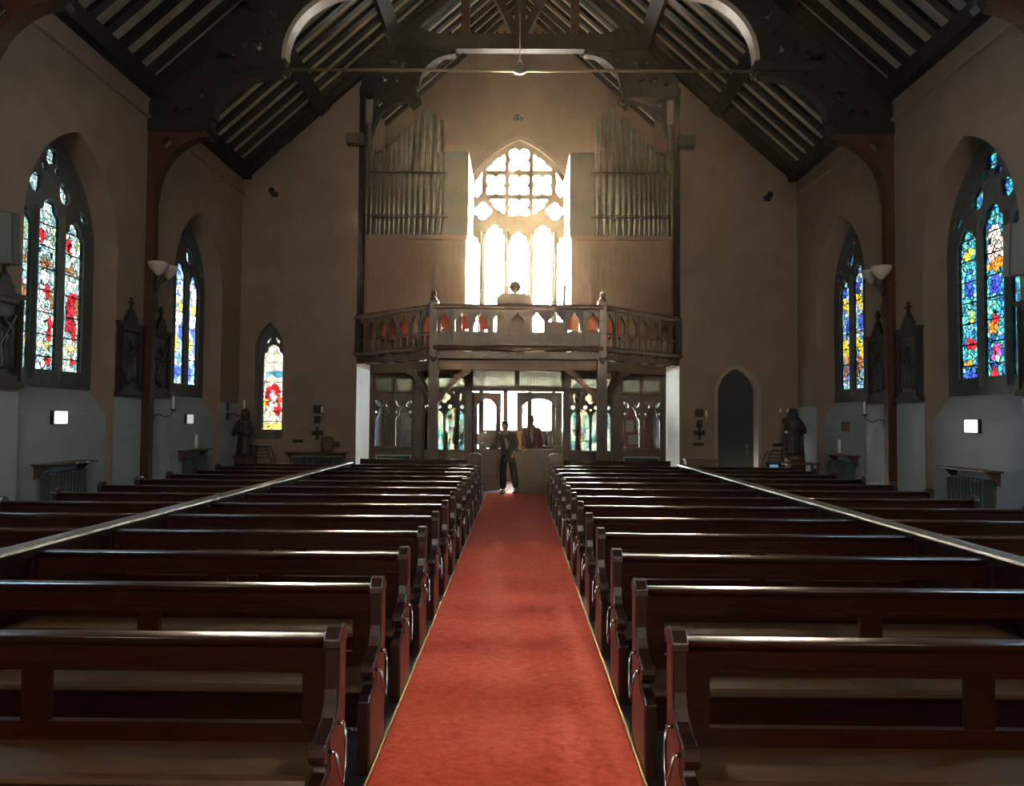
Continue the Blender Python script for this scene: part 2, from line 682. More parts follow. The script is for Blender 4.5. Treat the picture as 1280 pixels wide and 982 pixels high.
# bay behind the gallery opening
mb = MB()
mb.box(-OPX - .3, -OPX, YW + .5, YB, 0, roofz(OPX))
wg = struct(mb.build('wall_gallery_south', M['plaster']))
MB().box(-OPX - .01, -OPX + .004, YW + .02, YB, .01, 2.9).build('pale_dado', M['plaster_low'], wg)
mb = MB()
mb.box(OPX, OPX + .3, YW + .5, YB, 0, roofz(OPX))
wg = struct(mb.build('wall_gallery_north', M['plaster']))
MB().box(OPX - .004, OPX + .01, YW + .02, YB, .01, 2.9).build('pale_dado', M['plaster_low'], wg)
GA, GR, GSP, GS = 1.72, 2.66, 6.98, 3.95      # great west window: half width, radius, springing, sill
low = [(-3.0, .62), (-1.02, .62), (-1.02, 1.32), (1.02, 1.32), (1.02, .62), (3.0, .62), (3.0, 2.92), (-3.0, 2.92)]
bfn = lambda u, v, w: (u, YB + w, v)
mb = MB().plate([(-OPX - .3, 0), (OPX + .3, 0), (OPX + .3, roofz(OPX + .3)), (0, RIDGE), (-OPX - .3, roofz(OPX + .3))],
                [arch(0, GS, GSP, GA, GR, 18), low], 0, .6, bfn)
struct(mb.build('wall_back', M['plaster']))

# chancel end, behind the camera: wall with an unseen tall window, added as fill light
ew = arch(0, 3.6, 8.0, 2.6, 4.2, 12)
mb = MB().plate([(-HW - .5, 0), (HW + .5, 0), (HW + .5, roofz(HW + .5)), (0, RIDGE), (-HW - .5, roofz(HW + .5))], [ew], 0, -.5, lambda u, v, w: (u, YE + w, v))
struct(mb.build('wall_east', M['plaster']))

# roof
mb = MB().prism([(-6.98, roofz(6.98)), (0, RIDGE), (6.98, roofz(6.98)), (6.98, roofz(6.98) + .5), (0, RIDGE + .5), (-6.98, roofz(6.98) + .5)], YE - .5, YB + .6, XZ)
ceil = struct(mb.build('ceiling', M['roof']))
L_ = sqrt(1 + SL * SL)
rafm = MB()
dn = (-SL / L_, -1 / L_)      # down from the roof plane (right slope), scaled below
RD = .085


def slope_bar(sx, x0, x1, y0, y1, dep, mb, off=0):
    nx, nz = -SL / L_, -1 / L_
    q = []
    for x, d in ((x0, off), (x1, off), (x1, off + dep), (x0, off + dep)):
        q.append((x + nx * d, roofz(x) + nz * d))
    mb.prism(q, y0, y1, lambda u, v, w: (sx * u, w, v))
    return mb


for sx in (-1, 1):
    me = slope_bar(sx, .02, 6.62, -.075, .075, RD, MB()).mesh('rafter', M['rafter'])
    for k in range(49):
        o = bpy.data.objects.new('rafter', me)
        COL.objects.link(o)
        o.parent = ceil
        o.location = (0, -.9 + k * .43, 0)
    for x in (4.72, 3.02):
        slope_bar(sx, x - .11, x + .11, YE, YB, .19, MB(), RD).build('purlin', M['truss'], ceil)
    MB().box(sx * (HW - .20), sx * (HW), YE, YB - 3.2, EAVE - .24, EAVE + .06).build('wall_plate', M['truss'], ceil)
    slope_bar(sx, 3.7, 6.5, YW - .16, YW + .0, .24, MB()).build('verge_rafter', M['truss'], ceil)
MB().box(-.09, .09, YE, YB, RIDGE - .42, RIDGE - .05).build('ridge_beam', M['truss'], ceil)

# ------------------------------------------------------------------ windows
PAL_A = [(.48, .76, .80), (.62, .86, .88), (.36, .66, .72), (.78, .9, .86), (.30, .56, .64), (.55, .78, .72), (.20, .42, .50)]
PAL_B = [(.10, .35, .85), (.45, .70, .95), (.70, .85, .95), (.05, .12, .6), (.25, .65, .70), (.75, .8, .85), (.10, .25, .45), (.4, .75, .8)]
PAL_C = [(.04, .42, .55), (.06, .28, .62), (.10, .55, .55), (.03, .12, .50), (.15, .62, .45), (.05, .36, .48), (.30, .65, .68), (.04, .2, .35)]
RED, BLU, YEL, WHT, BRN, ORA, GRN = (.75, .03, .05), (.05, .10, .75), (.95, .75, .08), (1, 1, 1), (.35, .18, .08), (.95, .30, .05), (.10, .5, .30)


def figure_blobs(sg):
    """coloured robes of the figures in three lights (local x = along the wall, y = height)"""
    out = []
    for i, x in enumerate((-.6, 0, .6)):
        a, b = ((RED, BLU), (RED, WHT), (RED, (.55, .03, .06)))[i]
        out += [(x, 3.72, .09, .10, WHT), (x + .05, 3.52, .10, .09, a), (x - .07, 3.25, .07, .26, b), (x + .1, 3.0, .05, .16, a), (x + .02, 2.74, .22, .06, (.85, .8, .45)), (x + .07, 2.54, .06, .06, RED),
                (x, 3.92, .2, .05, BRN), (x - .1, 4.3, .06, .10, RED), (x + .12, 4.35, .07, .1, (.4, .55, .35)), (x + .14, 3.4, .04, .15, BRN)]
    out += [(-.66, 3.1, .10, .28, BLU), (.63, 3.2, .045, .28, (.5, .04, .06))]
    return out


def tri_window(nm, sx, cy, gm):
    """a three-light traceried window in the recess of a side wall; local x along the wall, y up"""
    if sx < 0:
        R3 = Matrix(((0, 0, -1), (1, 0, 0), (0, 1, 0)))
    else:
        R3 = Matrix(((0, 0, 1), (1, 0, 0), (0, 1, 0)))
    W = bpy.data.objects.new(nm, None)
    COL.objects.link(W)
    W['kind'] = 'structure'
    MX = Matrix.Translation((sx * (HW + .40), cy, 0)) @ R3.to_4x4()
    W.matrix_world = MX
    holes = []
    for x in (-.6, 0, .6):
        top = 4.42 if x else 4.62
        holes.append(arch(x, 2.38, top - .08, .25, .36, 10, cusp=.05, wid=.2, at_=(.45,)))
    for s in (-1, 1):
        holes.append(blob(s * .31, 5.04, .17, .12, pi / 2 + s * .5))
        holes.append(blob(s * .80, 4.80, .13, .07, pi / 2 + s * .9))
        holes.append(circ(s * .14, 5.32, .075, 10))
    holes.append(foil(0, 5.50, .15, 4, 6, pi / 4))
    mb = MB().plate(arch(0, SILL - .02, WSP, WHW + .01, WR + .01, 14), holes, -.02, .06, XY)
    # splayed inner mouldings of the mullions
    for x in (-.3, .3):
        mb.prism([(x - .045, -.02), (x - .015, -.06), (x + .015, -.06), (x + .045, -.02)], SILL + .1, 4.7, lambda u, v, w: (u, w, v))
    mb.build('stone_tracery', M['stone'], W)
    MB().plate(arch(0, SILL + .1, WSP, WHW - .05, WR, 14), [], .015, .022, XY).build('glazing', gm, W)
    return W


g_l1 = stained('glass_pale_saints', PAL_A, figure_blobs(-1), 15, .045, .55 * SG)
g_l2 = stained('glass_blue_saints', PAL_B, [(x + dx, y, .1, .16, c) for x in (-.6, 0, .6) for dx, y, c in ((.08, 4.0, YEL), (-.1, 3.2, YEL), (.1, 3.45, BLU), (-.05, 2.6, BLU), (.1, 4.2, WHT), (.0, 3.7, WHT))], 15, .05, .5 * SG)
g_r1 = stained('glass_teal_modern', PAL_C + [(.06, .5, .62)], [(-x_, y_, u_, v_, c_) for x_, y_, u_, v_, c_ in [(-.62, 4.28, .12, .09, YEL), (0.02, 4.25, .2, .32, (.95, .80, .78)), (0, 4.0, .2, .08, ORA), (-.6, 3.75, .13, .13, BLU), (0, 3.7, .14, .14, BLU), (-.05, 3.12, .10, .12, ORA), (-.02, 3.2, .08, .08, RED), (-.55, 3.3, .04, .1, YEL), (-.55, 2.9, .14, .08, RED), (-.02, 2.75, .1, .1, (.8, .1, .4)), (-.65, 2.6, .1, .06, ORA), (-.05, 2.45, .1, .06, RED), (.6, 4.3, .18, .2, (.3, .6, .8)), (.62, 3.9, .15, .3, (.55, .7, .65)), (-.6, 2.42, .2, .05, BLU)]], 14, .05, .62 * SG)
g_r2 = stained('glass_blue_yellow', PAL_B, [(x + dx, y, .1, .14, c) for x in (-.6, 0, .6) for dx, y, c in ((.05, 4.2, YEL), (-.1, 4.05, YEL), (.1, 3.3, YEL), (-.05, 3.15, YEL), (0, 2.95, ORA), (.05, 2.75, BRN), (.05, 4.4, BLU), (-.05, 3.7, BLU))] + [(0.0, 5.45, .2, .2, (1, .55, .4))], 14, .06, .5 * SG)

tri_window('window_1', -1, WY[1], g_l1)
tri_window('window_2', -1, WY[2], g_l2)
tri_window('window_3', 1, WY[1], g_r1)
tri_window('window_4', 1, WY[2], g_r2)
g_cl = leaded('pale_blue_leaded_glass', (.55, .80, .95), .12, .17, True, .06, .4)  # clear blue glass for the unseen nearer windows, chosen to add cool light
tri_window('window_5', -1, WY[0], g_cl)
tri_window('window_6', 1, WY[0], g_cl)

# lancet in the west wall
W = sempty('window_7', (-5.76, YW, 0))
LM = Matrix.Translation((-5.76, YW + .30, 0)) @ Matrix.Rotation(pi / 2, 4, 'X')
W.matrix_world = LM
holes = [arch(0, 1.42, 3.12, .235, .32, 8, cusp=.05, wid=.2, at_=(.4,)), blob(-.10, 3.52, .09, .035, .9, 10), blob(.10, 3.52, .09, .035, pi - .9, 10)]
MB().plate(arch(0, 1.18, 3.25, .34, .86, 10), holes, -.05, .05, XY).build('stone_tracery', M['stone'], W)
g7 = stained('glass_lancet_figure', [(.85, .95, 1.0), (.65, .85, .98), (.9, .95, .92), (.6, .85, .85), (.9, .97, 1.0), (.75, .8, .75)],
             [(0, 3.0, .3, .25, (.85, .95, .98)), (.03, 2.72, .22, .10, (.08, .45, .75)), (-.02, 2.58, .09, .12, (1, .97, .85)), (.03, 2.35, .12, .15, RED), (-.13, 2.25, .06, .22, RED), (.13, 2.05, .06, .2, (.8, .1, .05)), (.0, 2.1, .07, .25, (.75, .65, .9)), (.1, 1.85, .08, .12, RED), (-.1, 1.75, .06, .15, (.85, .9, .9)), (0, 1.50, .3, .07, (.95, .85, .2)), (-.18, 2.0, .04, .12, YEL), (.04, 1.95, .03, .1, (.1, .05, .2))], 17, .04, LANC, .23)
MB().plate(arch(0, 1.25, 3.25, .3, .82, 10), [], -.02, -.012, XY).build('glazing', g7, W)

# the great west window
W = sempty('window_8')
W.matrix_world = Matrix.Translation((0, YB + .12, 0)) @ Matrix.Rotation(pi / 2, 4, 'X')
holes = []
MU = .669
for i in range(-2, 3):
    top = {0: 6.92, 1: 7.12, 2: 6.86}[abs(i)]
    holes.append(arch(i * MU, GS + .05, top - .33, .25, .33, 10, cusp=.045, wid=.16, at_=(.28, .68)))
CZ, CR = 8.26, .93


def within(x, z):
    """the round lower half of the tracery, and its upper half under the arch"""
    if z < CZ:
        return x * x + (z - CZ) ** 2 < CR * CR
    return abs(x) < .93 and (abs(x) + GR - GA + .0) ** 2 + (z - GSP) ** 2 < (GR - .14) ** 2


def cell(x0, x1, z0, z1, c=.30, n=44):
    """a grid cell cut by the circle, with small cusps at the middle of its sides"""
    xm, zm = (x0 + x1) / 2, (z0 + z1) / 2
    k = 0
    while not within(xm * 1.3, CZ + (zm - CZ) * 1.16) and k < 40:
        xm, zm, k = xm * .97, CZ + (zm - CZ) * .97, k + 1
    xm, zm = min(max(xm, x0 + .12), x1 - .12), min(max(zm, z0 + .12), z1 - .12)
    out = []
    for i in range(n):
        a = 2 * pi * i / n
        dx, dz = cos(a), sin(a)
        t = 9
        for d, lo, hi, m_ in ((dx, x0, x1, xm), (dz, z0, z1, zm)):
            if abs(d) > 1e-6:
                t = min(t, ((hi if d > 0 else lo) - m_) / d)
        q = 0
        while q < t and within(xm + dx * q, zm + dz * q):
            q += .012
        t = min(t, q)
        t *= 1 - c * max(0, 1 - min(abs((a % (pi / 2))), abs(pi / 2 - a % (pi / 2))) / .22)
        out.append((xm + dx * t, zm + dz * t))
    return out


for xa, xb in ((-.90, -.395), (-.275, .275), (.395, .90)):
    for za, zb in ((7.38, 7.84), (7.96, 8.51), (8.64, 9.26)):
        holes.append(cell(xa, xb, za, zb))
for s in (-1, 1):
    holes.append(foil(s * 1.005, 7.50, .25, 4, 6, pi / 4 * 0))
    holes.append([(s * 1.02, 8.62), (s * 1.20, 8.35), (s * 1.30, 8.0), (s * 1.16, 7.88), (s * 1.03, 8.05), (s * 1.05, 8.35)])
    holes.append([(s * 1.36, 7.72), (s * 1.46, 7.45), (s * 1.44, 7.22), (s * 1.36, 7.28), (s * 1.32, 7.5)])
mb = MB().plate(arch(0, GS - .02, GSP, GA + .02, GR + .02, 18), holes, -.06, .06, XY)
for i in range(4):
    x = (-1.5 + i) * MU
    mb.prism([(x - .06, .06), (x - .02, .13), (x + .02, .13), (x + .06, .06)], GS, 6.9, lambda u, v, w: (u, w, v))
mb.build('stone_tracery', M['stone_win'], W)
gw = leaded('clear_leaded_glass', (.94, .95, .96), .14, .2, True, .05, .7)
MB().plate(arch(0, GS, GSP, GA - .03, GR, 18), [], -.005, .005, XY).build('glazing', gw, W)
oo, ii = arch(0, GSP - 1.2, GSP, GA + .12, GR + .12, 18), arch(0, GSP - 1.2, GSP, GA, GR, 18)
MB().plate([oo[0]] + [ii[0]] + ii[2:][::-1] + [ii[1], oo[1]] + oo[2:], [], .12, .17, XY).build('hood_mould', M['stone_warm'], W)

# the row of lights under the gallery
W = sempty('window_9')
W.matrix_world = Matrix.Translation((0, YB + .15, 0)) @ Matrix.Rotation(pi / 2, 4, 'X')
holes = [rect((i * MU) - .27, (i * MU) + .27, 1.40 if abs(i) < 2 else .70, 2.88) for i in range(-4, 5)]
mb = MB().plate([(-3.03, .60), (-1.03, .60), (-1.03, 1.30), (1.03, 1.30), (1.03, .60), (3.03, .60), (3.03, 2.94), (-3.03, 2.94)], holes, -.08, .08, XY)
mb.build('stone_mullions', M['stone_win'], W)
gl = leaded('diamond_leaded_glass', (.82 * LOWG, .92 * LOWG, LOWG), .10, .145, True, .12, .2)
MB().prism([(-2.98, .64), (-1.05, .64), (-1.05, 1.34), (1.05, 1.34), (1.05, .64), (2.98, .64), (2.98, 2.9), (-2.98, 2.9)], -.004, .004, XY).build('glazing', gl, W)
mb = MB()
for i in range(-4, 5):
    mb.box(i * MU - .27, i * MU + .27, 1.93, 1.95, .01, .03)
mb.build('saddle_bar', M['iron'], W)

# unseen chancel window, added as a fill source from behind
W = sempty('fill_window')
W.matrix_world = Matrix.Translation((0, YE - .25, 0)) @ Matrix.Rotation(pi / 2, 4, 'X')
holes = [arch(i * 1.0, 3.75, 7.9, .42, .6, 8) for i in range(-2, 3)] + [circ(0, 10.0, .62, 20), circ(-1.05, 9.25, .4, 16), circ(1.05, 9.25, .4, 16)]
MB().plate(arch(0, 3.58, 8.0, 2.62, 4.22, 12), holes, -.1, .1, XY).build('stone_tracery', M['stone_warm'], W)
MB().plate(arch(0, 3.6, 8.0, 2.58, 4.18, 12), [], -.005, .005, XY).build('glazing', gw, W)

# ------------------------------------------------------------------ sky, sun, daylight
SUN_DIR = (ROT @ Vector((606 - 640, -(398 - 491), -F))).normalized()
wd = bpy.data.worlds.new('sky')
S.world = wd
wd.use_nodes = True
N, L = wd.node_tree.nodes, wd.node_tree.links
for n in list(N):
    N.remove(n)
out = N.new('ShaderNodeOutputWorld')
bg = N.new('ShaderNodeBackground')
L.new(bg.outputs[0], out.inputs[0])
tc = N.new('ShaderNodeTexCoord')
dot = N.new('ShaderNodeVectorMath')
dot.operation = 'DOT_PRODUCT'
flat = N.new('ShaderNodeVectorMath')          # the bright western sky reaches high above the sun
flat.operation = 'MULTIPLY'
flat.inputs[1].default_value = (1, 1, .4)
L.new(tc.outputs['Generated'], flat.inputs[0])
nrm = N.new('ShaderNodeVectorMath')
nrm.operation = 'NORMALIZE'
L.new(flat.outputs[0], nrm.inputs[0])
L.new(nrm.outputs[0], dot.inputs[0])
dot.inputs[1].default_value = Vector((SUN_DIR.x, SUN_DIR.y, SUN_DIR.z * .4)).normalized()
r1 = N.new('ShaderNodeValToRGB')       # brightness by angle from the sun
e = r1.color_ramp.elements
e[0].position = 0
e[0].color = (SKY_E, SKY_E, SKY_E, 1)
e[1].position = 1
e[1].color = (SKY_W * 1.3, SKY_W * 1.3, SKY_W * 1.3, 1)
for p, v in ((.35, SKY_E), (.5, SKY_S), (.62, SKY_S * 1.1), (.945, SKY_S * 1.4), (.972, SKY_W * .7), (.983, SKY_W)):
    q = e.new(p)
    q.color = (v, v, v, 1)
half = math_node(N, L, 'MULTIPLY_ADD', dot.outputs['Value'], .5)
half.node.inputs[2].default_value = .5
L.new(half, r1.inputs[0])
r2 = N.new('ShaderNodeValToRGB')       # tint by angle from the sun
e = r2.color_ramp.elements
e[0].position, e[0].color = 0, (1.0, .93, .85, 1)
e[1].position, e[1].color = 1, (1.0, .84, .60, 1)
for p, v in ((.3, (1.0, .93, .85)), (.42, (.74, .87, 1.0)), (.7, (.74, .88, 1.0)), (.93, (1.0, .95, .86))):
    q = e.new(p)
    q.color = (*v, 1)
L.new(half, r2.inputs[0])
L.new(r2.outputs[0], bg.inputs[0])
L.new(math_node(N, L, 'MULTIPLY', r1.outputs[0], SKY_L), bg.inputs[1])

sl = bpy.data.lights.new('sun', 'SUN')
sl.energy = SUN_E
sl.color = (1, .80, .52)
sl.angle = radians(.6)
so = bpy.data.objects.new('sun', sl)
so.rotation_euler = (-SUN_DIR).to_track_quat('-Z', 'Y').to_euler()
COL.objects.link(so)


def portal(loc, rot, sx, sy):
    l = bpy.data.lights.new('daylight_portal', 'AREA')
    l.shape = 'RECTANGLE'
    l.size, l.size_y = sx, sy
    l.cycles.is_portal = True
    o = bpy.data.objects.new('daylight_portal', l)
    o.location = loc
    o.rotation_euler = rot
    COL.objects.link(o)


portal((0, YB + .3, 6.7), (-pi / 2, 0, 0), 3.4, 5.6)
portal((0, YB + .35, 1.77), (-pi / 2, 0, 0), 5.95, 2.3)
portal((0, YE - .45, 7.0), (pi / 2, 0, 0), 5.1, 6.8)
portal((-5.76, YW + .45, 2.5), (-pi / 2, 0, 0), .6, 2.3)
for cy in WY:
    portal((-HW - .6, cy, 4.0), (0, -pi / 2, 0), 3.6, 2.0)
    portal((HW + .6, cy, 4.0), (0, pi / 2, 0), 3.6, 2.0)
# ================================================================== roof trusses
def arc_poly(p0, p1, corner, vf=True, n=10):
    return qarc(*p0, *p1, n, vf) + [corner]


def half_parts(mbd, sx, P):
    """fills dict name -> list of MB for one side; coordinates for x > 0"""
    fn = lambda u, v, w: (sx * u, w, v)
    t = .11
    if 'post' in P:
        x0, x1, z0, z1 = P['post']
        m = MB()
        m.box(sx * x0, sx * x1, -.07, .07, z0, z1)
        m.box(sx * (x0 - .02), sx * (x1), -.085, .085, 4.02, 4.10) if z0 < 1 else None
        mbd.append(('wall_post', m, M['post']))
    # lower brace with pierced spandrel
    a, b = P['b1']
    m = MB()
    ar = qarc(*a, *b, 12)
    hs = [foil(*P['f1'], P.get('fr', .10), 4, 6, pi / 4 * 0)] + [blob(x, z, l, w_, an, 10) for x, z, l, w_, an in P.get('h1', ())]
    m.plate(ar + [(a[0], b[1])], hs, -t * .7, t * .7, fn)
    mbd.append(('lower_brace', m, M['post'] if 'post' in P else M['truss']))
    m = MB()
    ar2 = [(x + .0, z) for x, z in ar]
    inn = qarc(a[0] - .0, a[1] - .14, b[0] - .05, b[1] - .10, 12)
    m.plate(ar2 + inn[::-1], [], -t, t, fn)
    mbd.append(('brace_moulding', m, M['post'] if 'post' in P else M['truss']))
    x0, x1, z0, z1 = P['ham1']
    m = MB()
    m.box(sx * x0, sx * x1, -t, t, z0, z1)
    m.prism([(x1, z0 + .0), (x1 - .05, z0 - .10), (x1 - .0, z0 - .17), (x1 + .08, z0 - .12), (x1 + .12, z0)], -.07, .07, fn)
    mbd.append(('hammer_beam', m, M['truss']))
    a, b = P['b2']
    ar = qarc(*a, *b, 14)
    m = MB()
    m.plate(ar + P['c2'], [foil(x, z, r, k, 5, .4) for x, z, r, k in P['h2']] + [blob(x, z, l, w_, an, 10) for x, z, l, w_, an in P.get('l2', ())], -t * .7, t * .7, fn)
    inn = qarc(a[0] - .10, a[1], b[0] - .0, b[1] - .10, 14)
    m.plate(ar + inn[::-1], [], -t, t, fn)
    mbd.append(('upper_brace', m, M['truss']))
    if 'ham2' in P:
        x0, x1, z0, z1 = P['ham2']
        m = MB()
        m.box(sx * x0, sx * x1, -t, t, z0, z1)
        m.prism([(x1, z0), (x1 - .05, z0 - .06), (x1 + .02, z0 - .12), (x1 + .1, z0)], -.07, .07, fn)
        mbd.append(('hammer_beam', m, M['truss']))
        a, b = P['b3']
        R = P['r3']
        ar = [(a[0] - R * (1 - cos(q)), a[1] + R * sin(q)) for q in [pi / 2 * i / 14 for i in range(15)]]
        m = MB()
        m.plate(ar + P['c3'], [foil(x, z, r, k, 5, .4) for x, z, r, k in P['h3']] + [blob(x, z, l, w_, an, 10) for x, z, l, w_, an in P.get('l3', ())], -t * .7, t * .7, fn)
        inn = [(a[0] - .07 - (R - .0) * (1 - cos(q)), a[1] + (R - .07) * sin(q)) for q in [pi / 2 * i / 14 for i in range(15)]]
        mbd.append(('arched_brace', m, M['truss']))
        m = MB().plate(ar + inn[::-1], [], -t * 1.1, t * 1.1, fn)
        mbd.append(('arch_moulding', m, M['soffit']))
    xa, xb = P['prin']
    m = slope_bar(sx, xa, xb, -t, t, .26, MB())
    mbd.append(('principal_rafter', m, M['truss']))


def truss(label, Y, P):
    T = thing('roof_truss', label, 'roof truss', (0, Y, 0), 0, 'timber roof trusses')
    for sx in (-1, 1):
        parts = []
        half_parts(parts, sx, P)
        for nm, m, mt in parts:
            m.build(nm, mt, T)
    z0, z1, xx = P['collar']
    m = MB().box(-xx, xx, -.12, .12, z0, z1)
    for k in range(-14, 15):
        m.box(k * .09 * xx / 1.5 - .025, k * .09 * xx / 1.5 + .025, -.13, .13, z1, z1 + .04)
    m.build('collar_beam', M['truss'], T)
    MB().box(-.13, .13, -.10, .10, z1, RIDGE - .3).build('king_post', M['truss'], T)
    for sx in (-1, 1):
        MB().bar((sx * .10, 0, z1 + .05), (sx * P['dg'], 0, roofz(P['dg']) - .3), .18, .18, (0, 1, 0)).build('diagonal_strut', M['truss'], T)
        MB().box(sx * (P['qx'] - .10), sx * (P['qx'] + .10), -.1, .1, z1, roofz(P['qx']) - .2).build('queen_post', M['post'], T)
    if P.get('rod'):
        z = P['rod']
        m = MB().tube([(-4.05, 0, z), (4.05, 0, z)], .026, 8)
        m.build('tie_rod', M['rod'], T)
        m = MB().tube([(0, 0, z), (0, 0, z0)], .012, 6)
        m.tube([(-.0, 0, z + .22), (-.05, 0, z + .1), (-.14, 0, z + .02)], .010, 6).tube([(0, 0, z + .22), (.05, 0, z + .1), (.14, 0, z + .02)], .010, 6)
        m.build('hanger_rod', M['steel'], T)
        m = MB().lathe([(.01, -.07), (.05, -.05), (.12, -.02), (.15, .02), (.12, .05), (.05, .06), (.02, .10)], (0, 0, z), 16)
        m.build('rod_boss', M['iron'], T)
    return T


r_ = roofz
NAVE = dict(post=(6.30, 6.45, 0.0, 7.2), b1=((6.30, 5.62), (5.42, 6.66)), f1=(6.13, 6.46), fr=.10,
            ham1=(6.45, 5.34, 6.66, 6.86), b2=((5.40, 6.88), (4.15, 7.76)),
            c2=[(4.6, 7.85), (5.55, r_(5.55) - .12), (6.42, r_(6.42) - .16), (6.42, 6.86)],
            h2=[(5.98, 7.02, .085, 4), (5.55, 7.35, .09, 3)], l2=[(5.72, 7.02, .09, .06, .9), (5.25, 7.45, .07, .04, 2.4), (4.95, 7.72, .07, .03, .4)],
            ham2=(5.35, 4.06, 7.76, 7.92), b3=((4.14, 7.94), (2.89, 9.19)), r3=1.25,
            c3=[(2.6, 9.3), (2.6, r_(2.6) - .1), (3.4, r_(3.4) - .1), (5.15, r_(5.15) - .1), (5.3, 7.94)],
            h3=[(4.55, 8.18, .10, 3), (4.30, 8.75, .09, 3), (5.0, 8.06, .07, 3)], l3=[(4.78, 8.22, .10, .05, 1.5), (4.42, 8.42, .08, .04, .6)],
            prin=(.05, 6.4), collar=(9.19, 9.5, 3.0), dg=1.5, qx=1.9, rod=7.79)
truss('black timber roof truss with long tie rod, nearer the gallery', 12.36, NAVE)
truss('black timber roof truss cut by the top edge of the photo', 8.30, NAVE)
WEST = dict(b1=((3.42, 8.46), (2.46, 9.22)), f1=(3.27, 9.06), fr=.09,
            ham1=(3.73, 2.40, 9.22, 9.42), b2=((2.44, 9.44), (1.50, 10.30)),
            c2=[(1.5, 10.45), (2.5, r_(2.5) - .12), (3.70, r_(3.70) - .1), (3.70, 9.42)],
            h2=[(3.40, 9.50, .05, 4), (2.92, 10.0, .09, 3)], l2=[(3.12, 9.60, .12, .06, .8), (2.84, 9.58, .09, .05, .9), (2.72, 9.95, .09, .05, 1.6), (2.22, 10.05, .11, .05, .6), (2.02, 10.22, .09, .04, .4)],
            prin=(.05, 3.72), collar=(10.32, 10.68, 3.0), dg=.85, qx=1.28)
T = truss('black timber truss spanning the gallery opening above the organ', YW - .02, WEST)
for sx in (-1, 1):
    m = MB().box(sx * 3.60, sx * 3.72, -.10, .10, 3.2, 9.3)
    m.build('wall_post', M['truss'], T)

# ================================================================== organ
ORG_Y = 17.25
left_px = [(459.6, 155), (465.8, 153.7), (471.9, 194), (476.4, 192), (482, 186), (487.8, 182), (493.4, 177), (499.9, 170.5), (506, 164.5),
           (512.9, 159), (520, 151), (527.9, 144), (536.4, 137), (543.8, 145), (552, 151)]
pipes = []
for x, y in left_px:
    p = at(x, y, ORG_Y)
    pipes.append((p.x, p.z))
PB, PM, PR = 6.10, 6.60, 7.62      # foot, mouth rail, upper rail


def organ(sx, label):
    O = thing('pipe_organ', label, 'organ', (0, 0, 0), 0, 'organ cases either side of the window')
    x0, x1 = 1.24, 3.68
    m = MB()
    m.box(sx * x0, sx * x1, 17.45, 19.6, 3.12, 8.27)
    m.box(sx * 2.55, sx * 3.35, 17.9, 19.4, 8.27, 8.62)
    m.build('case', M['case'], O, bev=.015)
    m = MB()
    n = 17
    for i in range(n):
        a = x0 + .02 + (3.70 - x0 - .02) * i / n
        b = x0 + .02 + (3.70 - x0 - .02) * (i + 1) / n - .004
        m.box(sx * a, sx * b, 17.06, 17.45, 3.12, 5.98)
    m.box(sx * (x0 + .03), sx * 3.68, 17.07, 17.45, 3.12, 5.98)
    m.box(sx * (x0), sx * 3.72, 17.02, 17.46, 5.98, 6.09)
    m.build('base_panelling', M['casewood'], O)
    for z in (PR, PM - .06):
        MB().box(sx * 1.72, sx * 3.62, ORG_Y - .12, ORG_Y - .085, z, z + .035).build('pipe_rail', M['iron'], O)
    for i, (px, pz) in enumerate(pipes):
        x = abs(px)
        r = .045 if i < 2 else (.042 + .030 * (i - 2) / 10 if i < 13 else .065)
        nx = abs(pipes[min(i + 1, len(pipes) - 1)][0])
        r = max(.04, min(r, .07))
        y = ORG_Y - (.03 if i % 2 else 0)
        m = MB().lathe([(.014, PB), (.018, PB + .02), (r, PM - .02), (r, PM), (r * .93, PM + .012), (r * .93, PM + .03), (r, PM + .05), (r, pz), (r * .9, pz), (r * .85, pz - .1)], (sx * x, y, 0), 18)
        op = m.build('organ_pipe', M['pipe'], O)
        MB().box(sx * x - r * .6, sx * x + r * .6, y - r - .004, y - r * .7, PM, PM + .025).build('pipe_mouth', M['iron'], op)
    return O


organ(-1, 'organ case with silvery pipes to the left of the great window')
organ(1, 'organ case with silvery pipes to the right of the great window')

# ================================================================== gallery
GF = 3.10
FX, FY = 1.755, 14.9          # front corners of the gallery
SX, SY = 3.73, 16.6           # where its sides meet the wall
B = thing('choir_gallery', 'carved timber gallery with arcaded front over the entrance screen', 'gallery', (0, 0, 0))
foot = [(-SX, SY + .02), (-FX, FY), (FX, FY), (SX, SY + .02), (SX, YB - .02), (-SX, YB - .02)]
MB().prism(foot, 2.96, GF, XY).build('gallery_floor', M['oak'], B)
sides = [((-SX, SY), (-FX, FY), 'side'), ((-FX, FY), (FX, FY), 'front'), ((FX, FY), (SX, SY), 'side')]
ZT, ZA1, ZA0, ZM = 4.09, 3.98, 3.52, 3.19


def ogee(cx, hw, z0, zt):
    zs = z0 + (zt - z0) * .52
    p = [(cx - hw, z0), (cx + hw, z0), (cx + hw, zs)]
    rr = [(hw * .96, .15), (hw * .62, .36), (hw * .66, .42), (hw * .36, .62), (hw * .16, .76), (0, 1)]
    p += [(cx + x, zs + (zt - zs) * t) for x, t in rr] + [(cx - x, zs + (zt - zs) * t) for x, t in rr[-2::-1]] + [(cx - hw, zs)]
    return p


